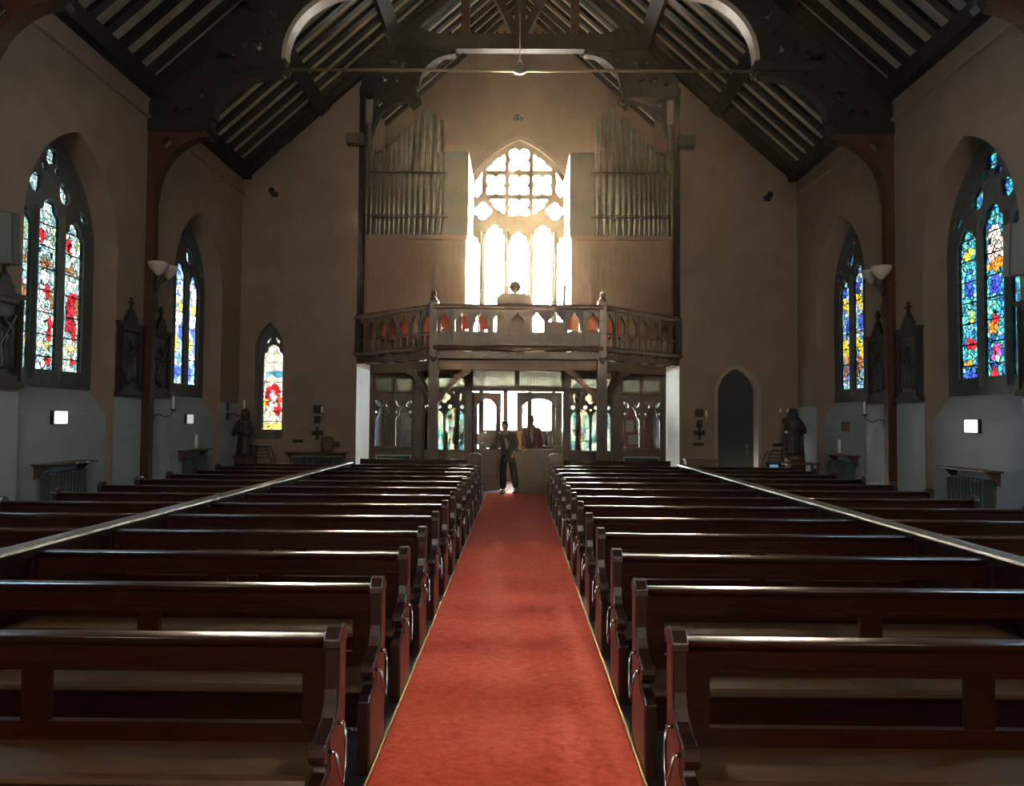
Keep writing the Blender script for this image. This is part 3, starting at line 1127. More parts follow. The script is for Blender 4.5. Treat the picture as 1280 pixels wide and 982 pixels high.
for (x0, y0), (x1, y1), kind in sides:
    Ln = sqrt((x1 - x0) ** 2 + (y1 - y0) ** 2)
    ux, uy = (x1 - x0) / Ln, (y1 - y0) / Ln
    nx, ny = uy, -ux           # outwards (towards the nave)
    fn = lambda u, v, w: (x0 + ux * u + nx * w, y0 + uy * u + ny * w, v)
    nb = 9 if kind == 'front' else 7
    bw = Ln / nb
    hs = [ogee((i + .5) * bw, bw * .36, ZA0, ZA1 - .05) for i in range(nb)]
    MB().plate(rect(0, Ln, ZA0 - .03, ZA1 + .02), hs, -.03, .03, fn).build('arcade_panel', M['oak'], B)
    m = MB()
    for i in range(nb + 1):
        u = i * bw
        m.prism(rect(u - .018, u + .018, ZM, ZA1), .03, .055, fn)
    m.build('arcade_shafts', M['oak'], B)
    m = MB().prism([(-.07, 0), (.07, 0), (.09, .03), (.09, .06), (.05, .11), (-.05, .11), (-.09, .06), (-.09, .03)], 0, Ln, lambda a, b, w: fn(w, ZT - .11 + b, a))
    m.build('top_rail', M['oak'], B)
    m = MB().prism([(-.05, 0), (.05, 0), (.09, .02), (.11, .07), (.05, .10), (-.05, .10)], 0, Ln, lambda a, b, w: fn(w, ZM - .06 + b, a))
    m.build('base_moulding', M['oak'], B)
    if kind == 'front':
        m = MB().prism(rect(0, Ln, ZM, ZA0), -.025, .025, fn)
        for i in range(nb):
            m.prism(rect(i * bw + .05, (i + 1) * bw - .05, ZM + .06, ZA0 - .05), .025, .04, fn)
        m.build('lower_panel', M['oak'], B)
    else:
        m = MB()
        for i in range(nb * 2):
            u = (i + .5) * bw / 2
            m.lathe([(.022, ZM), (.03, ZM + .03), (.02, ZM + .05), (.026, ZM + .14), (.018, ZM + .25), (.028, ZM + .28), (.028, ZA0)], fn(u, 0, 0), 8)
        m.build('balusters', M['oak'], B)
    # joist ends / corbels under the edge
    nc = 8 if kind == 'front' else 5
    for i in range(nc):
        u = Ln * (i + .5) / nc
        if kind == 'front':
            MB().prism([(-.55, 0), (.05, 0), (.05, .07), (-.55, .07)], u - .045, u + .045, lambda a, b, w: fn(w, 3.02 + b, a)).build('joist_end', M['oak'], B)
        else:
            pr = [(-.30, -.04), (-.12, -.04), (-.05, .03), (.0, .10), (.05, .16), (-.30, .16)]
            MB().prism(pr, u - .045, u + .045, lambda a, b, w: fn(w, 2.97 + b, a)).build('corbel', M['oak'], B)
    # main beam, set back a little
    ua, ub = (-.05, Ln + .05) if kind == 'front' else ((.42, Ln + .05) if x0 < 0 else (-.05, Ln - .42))
    MB().prism([(-.28, 0), (-.06, 0), (-.06, .20), (-.28, .20)], ua, ub, lambda a, b, w: fn(w, 2.73 + b, a)).build('main_beam', M['oak_warm'] if kind == 'front' else M['oak'], B)
    if kind == 'front':
        MB().prism(rect(0, Ln, 2.9, 3.12), -.3, -.26, fn).build('fascia_board', M['oak'], B)
# posts, newels, braces
for sx in (-1, 1):
    m = MB().box(-.10, .10, -.10, .10, 0, 2.95)
    m.box(-.13, .13, -.13, .13, 0, .35)
    m.build('post', M['oak'], B, loc=(sx * FX, FY + .10, 0))
    m = MB().box(-.075, .075, -.075, .075, 3.0, 4.16)
    m.box(-.10, .10, -.10, .10, 4.10, 4.15)
    nw = m.build('newel', M['oak'], B, loc=(sx * FX, FY, 0))
    MB().lathe([(.05, 4.15), (.075, 4.19), (.05, 4.23), (.035, 4.26), (.06, 4.30), (.045, 4.35), (.005, 4.39)], (0, 0, 0), 10).build('finial', M['oak'], nw)
    MB().lathe([(.001, 2.86), (.05, 2.90), (.07, 2.98), (.07, 3.02)], (0, 0, 0), 10).build('drop_pendant', M['oak'], nw)
    # brace along the front
    c = qarc(sx * (FX - .08), 2.02, sx * (FX - .68), 2.74, 10)
    cc = qarc(sx * (FX - .22), 2.02, sx * (FX - .60), 2.60, 10)
    c = [(sx * (FX - .08), 2.0), (sx * (FX - .08), 2.18), (sx * (FX - .40), 2.56), (sx * (FX - .62), 2.74), (sx * (FX - .80), 2.74), (sx * (FX - .74), 2.66), (sx * (FX - .58), 2.58), (sx * (FX - .40), 2.40), (sx * (FX - .22), 2.20), (sx * (FX - .20), 2.12)]
    MB().prism(c, FY + .06, FY + .17, XZ).build('brace', M['oak_warm'], B)
    dx, dy = (SX - FX), (SY - FY)
    Ld = sqrt(dx * dx + dy * dy)
    ux, uy = sx * dx / Ld, dy / Ld
    c = [(.08, 1.98), (.08, 2.16), (.34, 2.54), (.52, 2.74), (.86, 2.74), (.78, 2.66), (.60, 2.60), (.42, 2.42), (.22, 2.20), (.20, 2.06)]
    MB().prism(c, -.055, .055, lambda u, v, w: (sx * FX + ux * u - uy * w * sx, FY + .1 + uy * u + ux * w * sx, v)).build('brace', M['oak'], B)

# organ console, music stand and chairs up on the gallery
c0 = at(642, 385, 15.75)
Cn = thing('organ_console', 'organ console silhouetted against the great window on the gallery', 'organ console', (c0.x, 15.9, GF + .004))
m = MB().box(-.37, .37, -.35, .30, 0, 1.12)
m.build('cabinet', M['oak'], Cn, bev=.01)
m = MB().prism([(-.37, 1.12), (.37, 1.12), (.37, 1.24), (.26, 1.34), (-.26, 1.34), (-.37, 1.24)], -.35, .25, XZ)
m.build('top_case', M['oak'], Cn)
m = MB().box(-.3, .3, .30, .62, .70, .76)
m.build('keyboard_shelf', M['oak'], Cn)
MB().lathe([(.055, 1.34), (.03, 1.37), (.04, 1.40), (.08, 1.42), (.125, 1.49), (.13, 1.55), (.10, 1.62), (.02, 1.66)], (.03, -.05, 0), 16).build('ball_finial', M['oak'], Cn)
p = at(701, 380, 16.2)
ms = thing('music_stand', 'thin music stand on the gallery before the bright window', 'music stand', (p.x, 16.3, GF + .002))
MB().tube([(0, 0, .03), (0, 0, 1.25)], .014, 8).build('pole', M['iron'], ms)
m = MB()
for k in range(3):
    a = 2 * pi * k / 3 + .4
    m.tube([(0, 0, .25), (.25 * cos(a), .25 * sin(a), .008)], .01, 6)
m.build('tripod_legs', M['iron'], ms)
MB().prism([(-.03, 1.05), (.03, 1.05), (.05, 1.60), (.0, 1.66)], -.22, .22, lambda u, v, w: (.06 + u, w, v)).build('desk', M['iron'], ms)
MB().tube([(.06, 0, 1.27), (-.26, 0, 1.27), (-.26, 0, 1.0)], .012, 6).build('side_arm', M['iron'], ms)


def gallery_chair(name='gallery_chair'):
    t = thing(name, 'x', 'chair', (0, 0, 0), 0, 'red chairs behind the gallery front')
    m = MB().box(-.175, .175, -.20, .20, .43, .48)
    m.build('seat', M['redseat'], t, bev=.012)
    m = MB().prism([(-.13, .52), (.13, .52), (.14, .78), (.08, .86), (0, .89), (-.08, .86), (-.14, .78)], -.215, -.185, XZ)
    m.build('backrest', M['redseat'], t)
    for a, b in ((-1, -1), (1, -1), (-1, 1), (1, 1)):
        MB().box(a * .155 - .018, a * .155 + .018, b * .18 - .018, b * .18 + .018, 0, .44 if b > 0 else .88).build('leg', M['oak'], t)
    return t


ch = gallery_chair()
spots = [((559, 402, 15.25), 'red-backed chair beside the left newel of the gallery'), ((585, 402, 15.3), 'red-backed chair against the window glare, second from the left newel'),
         ((607, 400, 15.35), 'red-backed chair glowing beside the organ console'), ((739, 402, 15.25), 'red-backed chair beside the right newel of the gallery'),
         ((716, 402, 15.35), 'red-backed chair half across an arcade opening right of the console'), ((531, 403, 15.9), 'red-backed chair behind the angled left side, next to its newel'),
         ((507, 404, 16.25), 'red-backed chair in the middle behind the angled left side'), ((484, 404, 16.6), 'red-backed chair behind the angled left side, by the wall'),
         ((768, 404, 15.9), 'red-backed chair behind the angled right side of the gallery')]
for i, ((px, py, Y), lb) in enumerate(spots):
    p = at(px, py, Y)
    o = ch if i == 0 else dup(ch)
    o.location = (p.x, Y + .25, GF + .004)
    o['label'] = lb
p = at(692, 405, 15.4)
bx = thing('hymn_book_box', 'dark box behind the gallery front, right of the organ console', 'box', (p.x, 15.45, GF + .004))
MB().box(-.19, .19, -.15, .15, 0, .66).build('body', M['oak'], bx, bev=.01)
MB().box(-.20, .20, -.16, .16, .66, .69).build('lid', M['oak'], bx)

# ================================================================== entrance screen
SCY = YW - .02
E = thing('entrance_screen', 'dark oak glazed screen with tracery under the gallery', 'screen', (0, SCY, 0))
holes = []
WZ0, WZ1 = 1.05, 2.16


def sx_poly(p, s):
    return p if s > 0 else [(-x, z) for x, z in p][::-1]


tr_panes, st_panes, dk_panes = [], [], []
for s in (-1, 1):
    # outer traceried lights
    for xa, xb in ((2.44, 2.80), (2.90, 3.27)):
        xm = (xa + xb) / 2
        holes.append(sx_poly(arch(xm, 1.07, 1.62, (xb - xa) / 2, .50, 8, cusp=.05, wid=.25, at_=(.45,)), s))
        for q in (-1, 1):
            holes.append(sx_poly(blob(xm + q * .125, 2.05, .085, .04, pi / 2 - q * .7, 10), s))
            holes.append(sx_poly(circ(xm + q * .155, 1.85, .028, 8), s))
        holes.append(rect(*sorted((s * xa, s * xb)), 2.36, 2.62))
    # stained lights with tracery heads
    for j, (xa, xb) in enumerate(((1.22, 1.66), (1.70, 2.14))):
        xm = (xa + xb) / 2
        holes.append(sx_poly(arch(xm, 1.0, 1.72, .215, .225, 10), s))
        q = -1 if j == 0 else 1
        holes.append(sx_poly(blob(xm + q * .10, 2.18, .13, .055, pi / 2 - q * .35, 12), s))
        holes.append(sx_poly(circ(xm + q * .165, 1.985, .05, 12), s))
        holes.append(sx_poly(circ(xm - q * .12, 1.985, .05, 12), s))
        holes.append(sx_poly([(xm - .07 + q * .02, 2.33), (xm + q * .02, 2.22), (xm + .07 + q * .02, 2.33)], s))
    holes.append(sx_poly(foil(1.68, 2.20, .135, 4, 6, 0), s))
    holes.append(sx_poly(circ(1.68, 1.93, .028, 8), s))
    holes.append(rect(*sorted((s * 1.24, s * 2.12)), 2.44, 2.64))
holes.append(rect(-1.02, -.06, 2.48, 2.84))
holes.append(rect(.04, 1.00, 2.48, 2.84))
outer = [(-3.38, 0), (-1.06, 0), (-1.06, 2.34), (1.04, 2.34), (1.04, 0), (3.38, 0), (3.38, 2.90), (-3.38, 2.90)]
MB().plate(outer, holes, -.03, .03, XZ).build('traceried_frame', M['oak'], E)
m = MB()
for s in (-1, 1):
    m.box(s * 1.04, s * 1.20, -.09, .05, 0, 2.9)
    m.box(s * 2.17, s * 2.38, -.12, .05, 0, 2.9)
    m.box(s * 3.30, s * 3.40, -.07, .05, 0, 2.9)
    m.box(s * 1.2, s * 2.17, -.05, .05, .93, .99)
    m.box(s * 2.38, s * 3.3, -.05, .05, .98, 1.04)
    m.box(s * 1.2, s * 2.17, -.05, .05, 2.36, 2.42)
    m.box(s * 2.38, s * 3.3, -.05, .05, 2.28, 2.33)
    m.box(s * 2.83, s * 2.87, -.05, .05, 1.04, 2.7)
    m.box(s * 1.2, s * 2.17, -.05, .05, .70, .74)
m.box(-1.04, 1.04, -.06, .05, 2.34, 2.44)
m.box(-.06, .04, -.06, .05, 2.44, 2.9)
m.build('posts_and_rails', M['oak'], E, bev=.006)
m = MB()
for s in (-1, 1):
    for q in ((2.46, 3.22),):
        m.box(s * q[0], s * q[1], -.055, -.03, .55, .84)
m.build('felt_panel', M['felt'], E)
m = MB()
for s in (-1, 1):
    m.box(s * 2.43, s * 3.25, -.065, -.03, .84, .865)
    m.box(s * 2.43, s * 2.455, -.065, -.03, .55, .84)
    m.box(s * 3.225, s * 3.25, -.065, -.03, .55, .84)
m.build('panel_beading', M['bead'], E)
RP = Matrix.Rotation(pi / 2, 4, 'X')
g_tr = leaded('transom_leaded_glass', (.95 * TRG, .95 * TRG, .74 * TRG), .075, 3.0, False, .14, .3, (1.0 * TRG, 1.05 * TRG, .92 * TRG), .6)
g_dk = leaded('plain_screen_glass', (.27, .32, .36), .5, .9, False, .0, 1)
m = MB()
for s in (-1, 1):
    m.box(s * 1.22, s * 2.14, 2.42, 2.66, -.004, .004)
    m.box(s * 2.42, s * 3.29, 2.34, 2.64, -.004, .004)
m.box(-1.03, -.05, 2.46, 2.86, -.004, .004).box(.03, 1.02, 2.46, 2.86, -.004, .004)
m.build('transom_glazing', g_tr, E, M=RP)
YL, TE, CR_ = (.95, .85, .42), (.10, .50, .55), (.85, .92, .80)
for s in (-1, 1):
    gs = stained('glass_screen_yellow_teal' if s < 0 else 'glass_screen_teal', [(.75, .85, .62), (.85, .85, .5), (.45, .75, .72), (.9, .92, .75), (.15, .55, .62)] if s < 0 else [(.80, .9, .75), (.25, .62, .68), (.55, .80, .82), (.9, .92, .80), (.85, .85, .6)],
                 [(s * 1.44, 1.45, .10, .60, YL), (s * 1.92, 1.45, .10, .60, YL), (s * 1.44, 1.46, .13, .16, TE), (s * 1.44, 1.46, .07, .09, (.75, .06, .05)), (s * 1.30, 1.78, .08, .1, TE), (s * 1.60, 1.78, .07, .1, TE), (s * 1.30, 1.10, .08, .09, (.05, .35, .6)), (s * 1.60, 1.10, .07, .09, (.05, .35, .6)), (s * 1.78, 1.3, .08, .1, TE), (s * 2.06, 1.6, .08, .14, TE), (s * 1.68, 2.2, .6, .25, (.93, .90, .66))],
                 15, .03, SCG, .3, 1.0, 0)
    MB().box(s * 1.2, s * 2.16, .98, 2.38, -.004, .004).build('stained_glazing', gs, E, M=RP)
    MB().box(s * 2.42, s * 3.29, 1.06, 2.2, -.004, .004).build('clear_glazing', g_dk, E, M=RP)
# green exit lights seen through the upper side panes
for s, lb in ((-1, 'green emergency exit light behind the left end of the screen'), (1, 'green emergency exit light behind the right end of the screen')):
    p = at(485 if s < 0 else 811, 470, YW + .5)
    t = thing('exit_light', lb, 'exit sign', (p.x, YW + .5, p.z - .1))
    MB().box(-.16, .16, 0, .06, 0, .18).build('housing', M['white'], t)
    MB().box(-.14, .14, -.012, 0, .02, .16).build('lit_face', emit('exit_green', (.02, .75, .22), 3.0), t)


# doors of the screen
def leaf(nm, w, loc, rz, hinge):
    """w wide leaf, hinge at local x=0, running along hinge*x"""
    D = sempty(nm, loc)
    D.rotation_euler = (0, 0, rz)
    h = hinge
    a, b = .16, w - .14
    zs, zt = 2.02, 2.18
    pts = [(a, 1.02), (b, 1.02), (b, zs)]
    n = 8
    for i in range(1, n):
        t = i / n
        x = b + (a - b) * t
        pts.append((x, zs + (zt - zs) * (1 - abs(2 * t - 1) ** 2.2)))
    pts.append((a, zs))
    f = (lambda u, v, w_: (h * u, w_, v))
    m = MB().plate(rect(0.01, w, .01, 2.33), [pts], -.025, .025, f)
    m.box(h * .12, h * (w - .12), -.035, .035, .16, .30).box(h * .12, h * (w - .12), -.035, .035, .84, .92)
    m.box(h * .10, h * .14, -.035, .035, .16, .9).box(h * (w - .14), h * (w - .10), -.035, .035, .16, .9)
    m.build('leaf', M['oak'], D)
    m = MB()
    m.plate(pts, [], -.003, .003, XY)
    for i, v in enumerate(m.v):
        m.v[i] = (h * v[0], v[1], v[2])
    m.build('pane', g_dk, D, M=RP)
    MB().tube([(h * (w - .08), -.025, .98), (h * (w - .08), -.07, 1.0), (h * (w - .2), -.07, 1.0)], .011, 6).build('handle', M['brass'], D)
    return D


leaf('door_1', 1.02, (-1.04, SCY, 0), radians(52), 1)
leaf('door_2', 1.06, (1.04, SCY, 0), 0, -1)
# ================================================================== pews
PY0, PDY, NP = 2.96, 0.893, 13
END = [(.06, 0), (.06, .835), (.035, .868), (-.03, .868), (-.062, .835), (-.062, .64), (-.075, .585), (-.105, .545), (-.15, .522), (-.20, .515),
       (-.235, .50), (-.25, .47), (-.235, .435), (-.205, .42), (-.225, .39), (-.31, .375), (-.345, .35), (-.345, 0)]


def pew_end_mesh(x0, x1, name, wide=1):
    m = MB().prism(END, x0, x1, YZ)
    # moulded cap and rolled elbow, a little wider than the board
    xm, h = (x0 + x1) / 2, (x1 - x0) / 2 + .004
    m.prism([(.068, .80), (.068, .836), (.036, .872), (.0, .882), (-.030, .874), (-.070, .834), (-.074, .80)], xm - h, xm + h, YZ)
    m.prism([(-.238 + .032 * cos(a), .468 + .042 * sin(a)) for a in [2 * pi * i / 10 for i in range(10)]], xm - h, xm + h, YZ)
    return m


def make_pew(name, L, label, group, holder=True, outer=False):
    """a pew facing -y (the chancel); local x runs from the aisle end outwards, back at y = 0"""
    t = thing(name, label, 'pew', (0, 0, 0), 0, group)
    ea, eb = (0, L) if not outer else (L, 0)          # the end that shows, and the end against the ledge
    f = 1 if not outer else -1
    pe = pew_end_mesh(*sorted((ea, ea + f * .056)), 'x').build('pew_end', M['rail'], t, bev=.004)
    inset = [(y * .93 - .002 if y > -.2 else y + .012, z) for y, z in [(.045, .02), (.045, .80), (-.048, .80), (-.048, .64), (-.062, .575), (-.10, .53), (-.15, .505), (-.20, .498), (-.19, .38), (-.335, .335), (-.335, .02)]]
    MB().prism(inset, ea - f * .004, ea + f * .01, YZ).build('lit_end_panel', M['pewend_lit'], pe)  # added face in the lighter tone, standing for light off the carpet
    MB().prism([(.05, 0), (.05, .79), (-.04, .79), (-.05, .5), (-.30, .40), (-.31, 0)], *sorted((eb, eb - f * .03)), YZ).build('inner_end', M['pew'], t)
    a, b = (.05, L - .02) if not outer else (.02, L - .05)
    # seat with a rounded front edge
    m = MB().prism([(-.015, .385), (-.015, .41), (-.30, .418), (-.325, .41), (-.335, .395), (-.32, .38), (-.29, .378)], a, b, YZ)
    m.build('seat', M['seatwood'], t)
    m = MB().prism([(-.265, .20), (-.245, .20), (-.245, .385), (-.265, .385)], a, b, YZ)
    m.build('seat_apron', M['pew'], t)
    crown = [(.042 * cos(pi * i / 10), .826 + .011 * sin(pi * i / 10) ** .7) for i in range(11)]
    m = MB().prism([(-.02, .79), (.02, .79), (.026, .81)] + crown + [(-.026, .81)], a, b, YZ, True)
    m.build('top_rail', M['rail'], t)
    m = MB().prism([(-.012, .69), (.016, .69), (.016, .80), (-.012, .80)], a, b, YZ)
    m.prism([(-.020, .69), (.022, .69), (.022, .715), (-.020, .715)], a, b, YZ)
    m.prism([(-.020, .765), (.022, .765), (.022, .79), (-.020, .79)], a, b, YZ)
    m.build('back_board', M['pew'], t)
    m = MB().prism([(-.016, .395), (.02, .395), (.02, .485), (-.016, .485)], a, b, YZ)
    m.build('lower_rail', M['pew'], t)
    n = 2
    sp = [a + .04] + [a + (b - a) * k / n for k in range(1, n)] + [b - .04]
    for i, x in enumerate(sp):
        w = .075 if 0 < i < n else .09
        MB().box(x - w * .75, x + w * .75, -.014, .018, .48, .70).build('stile', M['pew'], t)
    # low kneeler rail behind the back
    MB().prism([(.13, .05), (.25, .05), (.25, .14), (.13, .15)], a + .03, b - .03, YZ).build('kneeler', M['green'], t)
    if holder:
        m = MB()
        m.tube([(-.004, -.075, .515), (-.032, -.08, .515)], .009, 8).tube([(-.004, -.205, .462), (-.032, -.21, .462)], .009, 8)
        m.tube([(-.028, -.075, .515), (-.04, -.085, .46), (-.045, -.11, .37), (-.045, -.15, .315), (-.044, -.19, .37), (-.03, -.208, .462)], .0055, 6)
        m.build('umbrella_bracket', M['steel'], t)
    return t


ORD = ['first', 'second', 'third', 'fourth', 'fifth', 'sixth', 'seventh', 'eighth', 'ninth', 'tenth', 'eleventh', 'twelfth', 'thirteenth', 'fourteenth']
XA = .665          # outer face of the aisle ends, from the middle of the aisle
XD = 3.135          # pews stop at the dividing ledge
pr = make_pew('pew', XD - XA - .012, 'x', 'pews along the red carpet')
first = True
for s in (1, -1):
    side = 'right' if s > 0 else 'left'
    for k in range(NP):
        if first:
            o = pr
            first = False
        else:
            o = dup(pr)
        o.location = (CX + s * XA, PY0 + k * PDY, 0)
        o.scale.x = s
        o['label'] = f'mahogany pew {side} of the red carpet, {ORD[k]} row from the camera'
pr2 = make_pew('pew', 2.09, 'x', 'pews along the side walls', False, True)
first = True
for s in (1, -1):
    side = 'right' if s > 0 else 'left'
    for k in range(2, NP):
        if first:
            o = pr2
            first = False
        else:
            o = dup(pr2)
        o.location = (CX + s * (XD + .072), PY0 + k * PDY, 0)
        o.scale.x = s
        nfar = NP - 1 - k
        w = 'furthest row' if nfar == 0 else f'{ORD[nfar]} row before the furthest'
        o['label'] = f'mahogany pew between {side} divider ledge and wall, {w}'

# long ledge dividing each block
for s in (1, -1):
    side = 'right' if s > 0 else 'left'
    D = thing('divider_ledge', f'long polished ledge dividing the {side} pews, gleaming along its top', 'divider', (CX + s * (XD + .03), 0, 0), 0, 'polished dividing ledges')
    y0, y1 = 3.0, PY0 + PDY * (NP - 1) + .1
    m = MB().prism([(-.06, .842), (.06, .842), (.08, .855), (.072, .872), (.02, .877), (-.02, .877), (-.072, .872), (-.08, .855)], y0, y1, XZ)
    m.build('top_ledge', mat('polished_ledge_%s' % side, (.07, .045, .03), .42, .9, coat=.4), D)
    m = MB().box(-.02, .02, y0 + .02, y1 - .02, .02, .842)
    m.box(-.028, .028, y0 + .02, y1 - .02, .74, .842).box(-.028, .028, y0 + .02, y1 - .02, .0, .12)
    m.build('partition_board', M['pew'], D)

# capped end posts of the back row
for s in (1, -1):
    side = 'right' if s > 0 else 'left'
    p = at(597 if s < 0 else 697, 566 if s < 0 else 570, 14.35)
    D = thing('pew_back_screen', f'tall rounded pew back closing the last row {side} of the aisle', 'pew back', (CX + s * .66, 14.40, 0), 0, 'tall backs closing the last pew rows')
    D.scale.x = s
    m = MB().prism([(0, 0), (.30, 0), (.30, .96), (.27, 1.01), (.20, 1.03), (.08, 1.03), (.02, 1.0), (0, .95)], -.05, .05, XZ)
    m.build('end_post', M['oak'], D, bev=.008)
    m = MB().box(.3, 2.43, -.02, .02, .02, .90).box(.3, 2.43, -.035, .035, .86, .90)
    m.build('back_board', M['pew'], D)
# ================================================================== things along the walls
# --- uplighters on the timber posts
for s in (-1, 1):
    side = 'left' if s < 0 else 'right'
    U = thing('wall_uplighter', f'pair of cream bowl uplighters on the {side} timber post', 'wall light', (s * 6.29, 12.34, 4.12), 0, 'bowl uplighters on the posts')
    U.scale.x = -s
    for y in (-.17, .17):
        pr_ = [(.03, -.16), (.06, -.13), (.12, -.06), (.155, .0), (.17, .06), (.16, .06), (.14, .0), (.05, -.08), (.01, -.09)]
        MB().lathe(pr_, (.14, y, .16), 18).build('bowl', M['bowl'], U)
    m = MB().tube([(.14, -.17, .02), (.05, -.05, -.12), (.02, 0, -.3)], .012, 6).tube([(.14, .17, .02), (.05, .05, -.12), (.02, 0, -.3)], .012, 6)
    m.box(-.02, .02, -.03, .03, -.55, -.25)
    m.tube([(.02, 0, -.3), (.05, .02, -.45), (.03, 0, -.62)], .012, 6)
    m.build('bracket', M['beige'], U)

# --- stations of the cross


def station(loc, s, label):
    """relief panel hung on a side wall; local x outwards from the wall, y along it"""
    t = thing('station_of_the_cross', label, 'wall plaque', loc, 0, 'framed relief panels on the side walls')
    t.scale.x = -s
    w, h = .335, 1.17
    m = MB().plate([(-w, 0), (w, 0), (w, h), (-w, h)], [rect(-w + .09, w - .09, .16, h - .10)], 0.0, .075, YZ)
    m.prism([(-w - .04, 0), (w + .04, 0), (w + .02, .07), (-w - .02, .07)], 0, .09, YZ)
    m.prism([(-w - .03, h - .03), (w + .03, h - .03), (w + .05, h + .03), (-w - .05, h + .03)], 0, .09, YZ)
    for y in (-w + .05, w - .05):
        m.tube([(.075, y, .08), (.075, y, h - .05)], .018, 8)
    m.build('frame', M['frame'], t)
    m = MB().box(0, .03, -w + .09, w - .09, .16, h - .1)
    rnd = random.Random(int(loc[1] * 10) + (5 if s > 0 else 0))
    for k in range(4):
        y = -.16 + .10 * k
        zz = .17 + rnd.random() * .1
        hh = .42 + rnd.random() * .2
        m.lathe([(.055, zz), (.06, zz + .1), (.04, zz + hh * .55), (.055, zz + hh * .78), (.02, zz + hh * .84)], (.03, y, 0), 10)
        m.ball((.035, y, zz + hh * .90), .036, 10)
    re_ = m.build('relief', M['relief'], t)
    MB().bar((.06, -.2, .35), (.06, .2, .92), .04, .03).bar((.062, -.02, .88), (.062, .16, .70), .04, .03).build('carved_cross', M['relief'], re_)
    m = MB().prism([(-.17, h + .03), (.17, h + .03), (.15, h + .12), (.10, h + .16), (.08, h + .22), (0, h + .27), (-.08, h + .22), (-.10, h + .16), (-.15, h + .12)], .015, .075, YZ)
    m.box(.03, .06, -.018, .018, h + .24, h + .46).box(.03, .06, -.075, .075, h + .35, h + .385)
    m.build('cross_crest', M['frame'], t)
    return t


for s in (-1, 1):
    side = 'left' if s < 0 else 'right'
    X = s * (HW - .01)
    station((X, 8.85 if s < 0 else 8.87, 2.06), s, f'framed relief panel cut by the {side} edge of the photo')
    station((X, 11.80, 2.05), s, f'framed relief panel on the camera side of the {side} timber post')
    station((X, 12.80, 2.05), s, f'framed relief panel just beyond the {side} timber post')

# --- big wall speakers near the frame edge, small ones by the gallery opening
for s in (-1, 1):
    side = 'left' if s < 0 else 'right'
    p = at(7 if s < 0 else 1272, 298 if s < 0 else 312, 8.25)
    t = thing('wall_speaker', f'beige loudspeaker cut by the {side} edge of the photo', 'loudspeaker', (p.x, 8.25, p.z), 0, 'beige loudspeakers on the timber posts')
    t.rotation_euler = (radians(8), 0, -s * radians(20))
    MB().box(-.11, .11, -.13, .13, -.30, .30).build('cabinet', M['beige'], t, bev=.01)
    MB().box(-.095, .095, -.138, -.13, -.28, .28).build('grille', M['greyspk'], t)
    MB().tube([(0, .13, .0), (s * .06, .22, .03), (s * .2, .26, .05)], .02, 8).build('bracket', M['iron'], t)
    p = at(444 if s < 0 else 858, 173.5 if s < 0 else 177.5, 16.4)
    t = thing('box_speaker', f'small grey loudspeaker box at the {side} shoulder of the gallery opening', 'loudspeaker', (p.x, 16.42, p.z), 0, 'small grey loudspeakers by the opening')
    MB().box(-.19, .19, -.12, .12, -.12, .12).build('cabinet', M['greyspk'], t, bev=.01)
    MB().box(-.02, .02, .12, .19, -.03, .03).build('bracket', M['iron'], t)
for (px, py, lb) in ((341, 242, 'small dark spotlight high on the wall left of the organ'), (961, 247, 'small dark spotlight high on the wall right of the organ')):
    p = at(px, py, 16.45)
    t = thing('spotlight', lb, 'spotlight', (p.x, 16.5, p.z), 0, 'small spotlights on the west wall')
    MB().lathe([(.035, 0), (.06, .05), (.07, .16), (.06, .17)], (0, -.02, 0), 12, M=Matrix.Rotation(radians(70), 4, 'X')).build('lamp_head', M['iron'], t)
    m = MB().box(-.07, .07, .06, .10, -.04, .08).tube([(0, .08, .02), (0, .03, .10), (0, -.06, .06)], .012, 6)
    m.build('mount', M['iron'], t)
p = at(648, 145, YB - .1)
t = thing('apex_lamp', 'small round lamp on the wall above the great window', 'wall lamp', (p.x, YB, p.z))
MB().lathe([(.03, 0), (.10, -.06), (.16, -.12), (.15, -.13), (.02, -.08)], (0, -.12, .05), 14).build('shade', M['iron'], t)
MB().tube([(0, 0, .02), (0, -.12, .06)], .02, 6).ball((0, -.12, -.07), .05).build('arm', M['iron'], t)

# --- niche wall lamps: bright squares
for px, py, s, Y, lb, on in ((71, 521.5, -1, 10.3, 'bright white square wall light under the big window on the left', 1.0),
                         (1219, 532.5, 1, 10.4, 'bright white square wall light under the big window on the right', 1.4),
                         (234, 523.5, -1, 14.45, 'small half lit wall box under the far window on the left', .35),
                         (1059, 533, 1, 14.45, 'small brown wooden wall box under the far window on the right', 0)):
    X = s * (HW + .115)
    p = at_x(px, py, X)
    t = thing('bulkhead_light' if on else 'wall_box', lb, 'wall light' if on else 'wall box', (X, p.y, p.z), 0, 'square wall lights under the windows' if on else None)
    t.scale.x = -s
    q = .15 if abs(p.y - 10) < 2 else .13
    MB().box(0, .05, -q, q, -.10, .10).build('housing', M['black'] if on else M['oak_warm'], t, bev=.006)
    MB().box(.05, .075, -q + .012, q - .012, -.09, .09).build('diffuser' if on else 'front_panel', emit('lamp_white_%d' % int(on * 100), (1, .97, .90), on) if on else M['oak_warm'], t, bev=.008)

# --- radiators with shelves under the windows


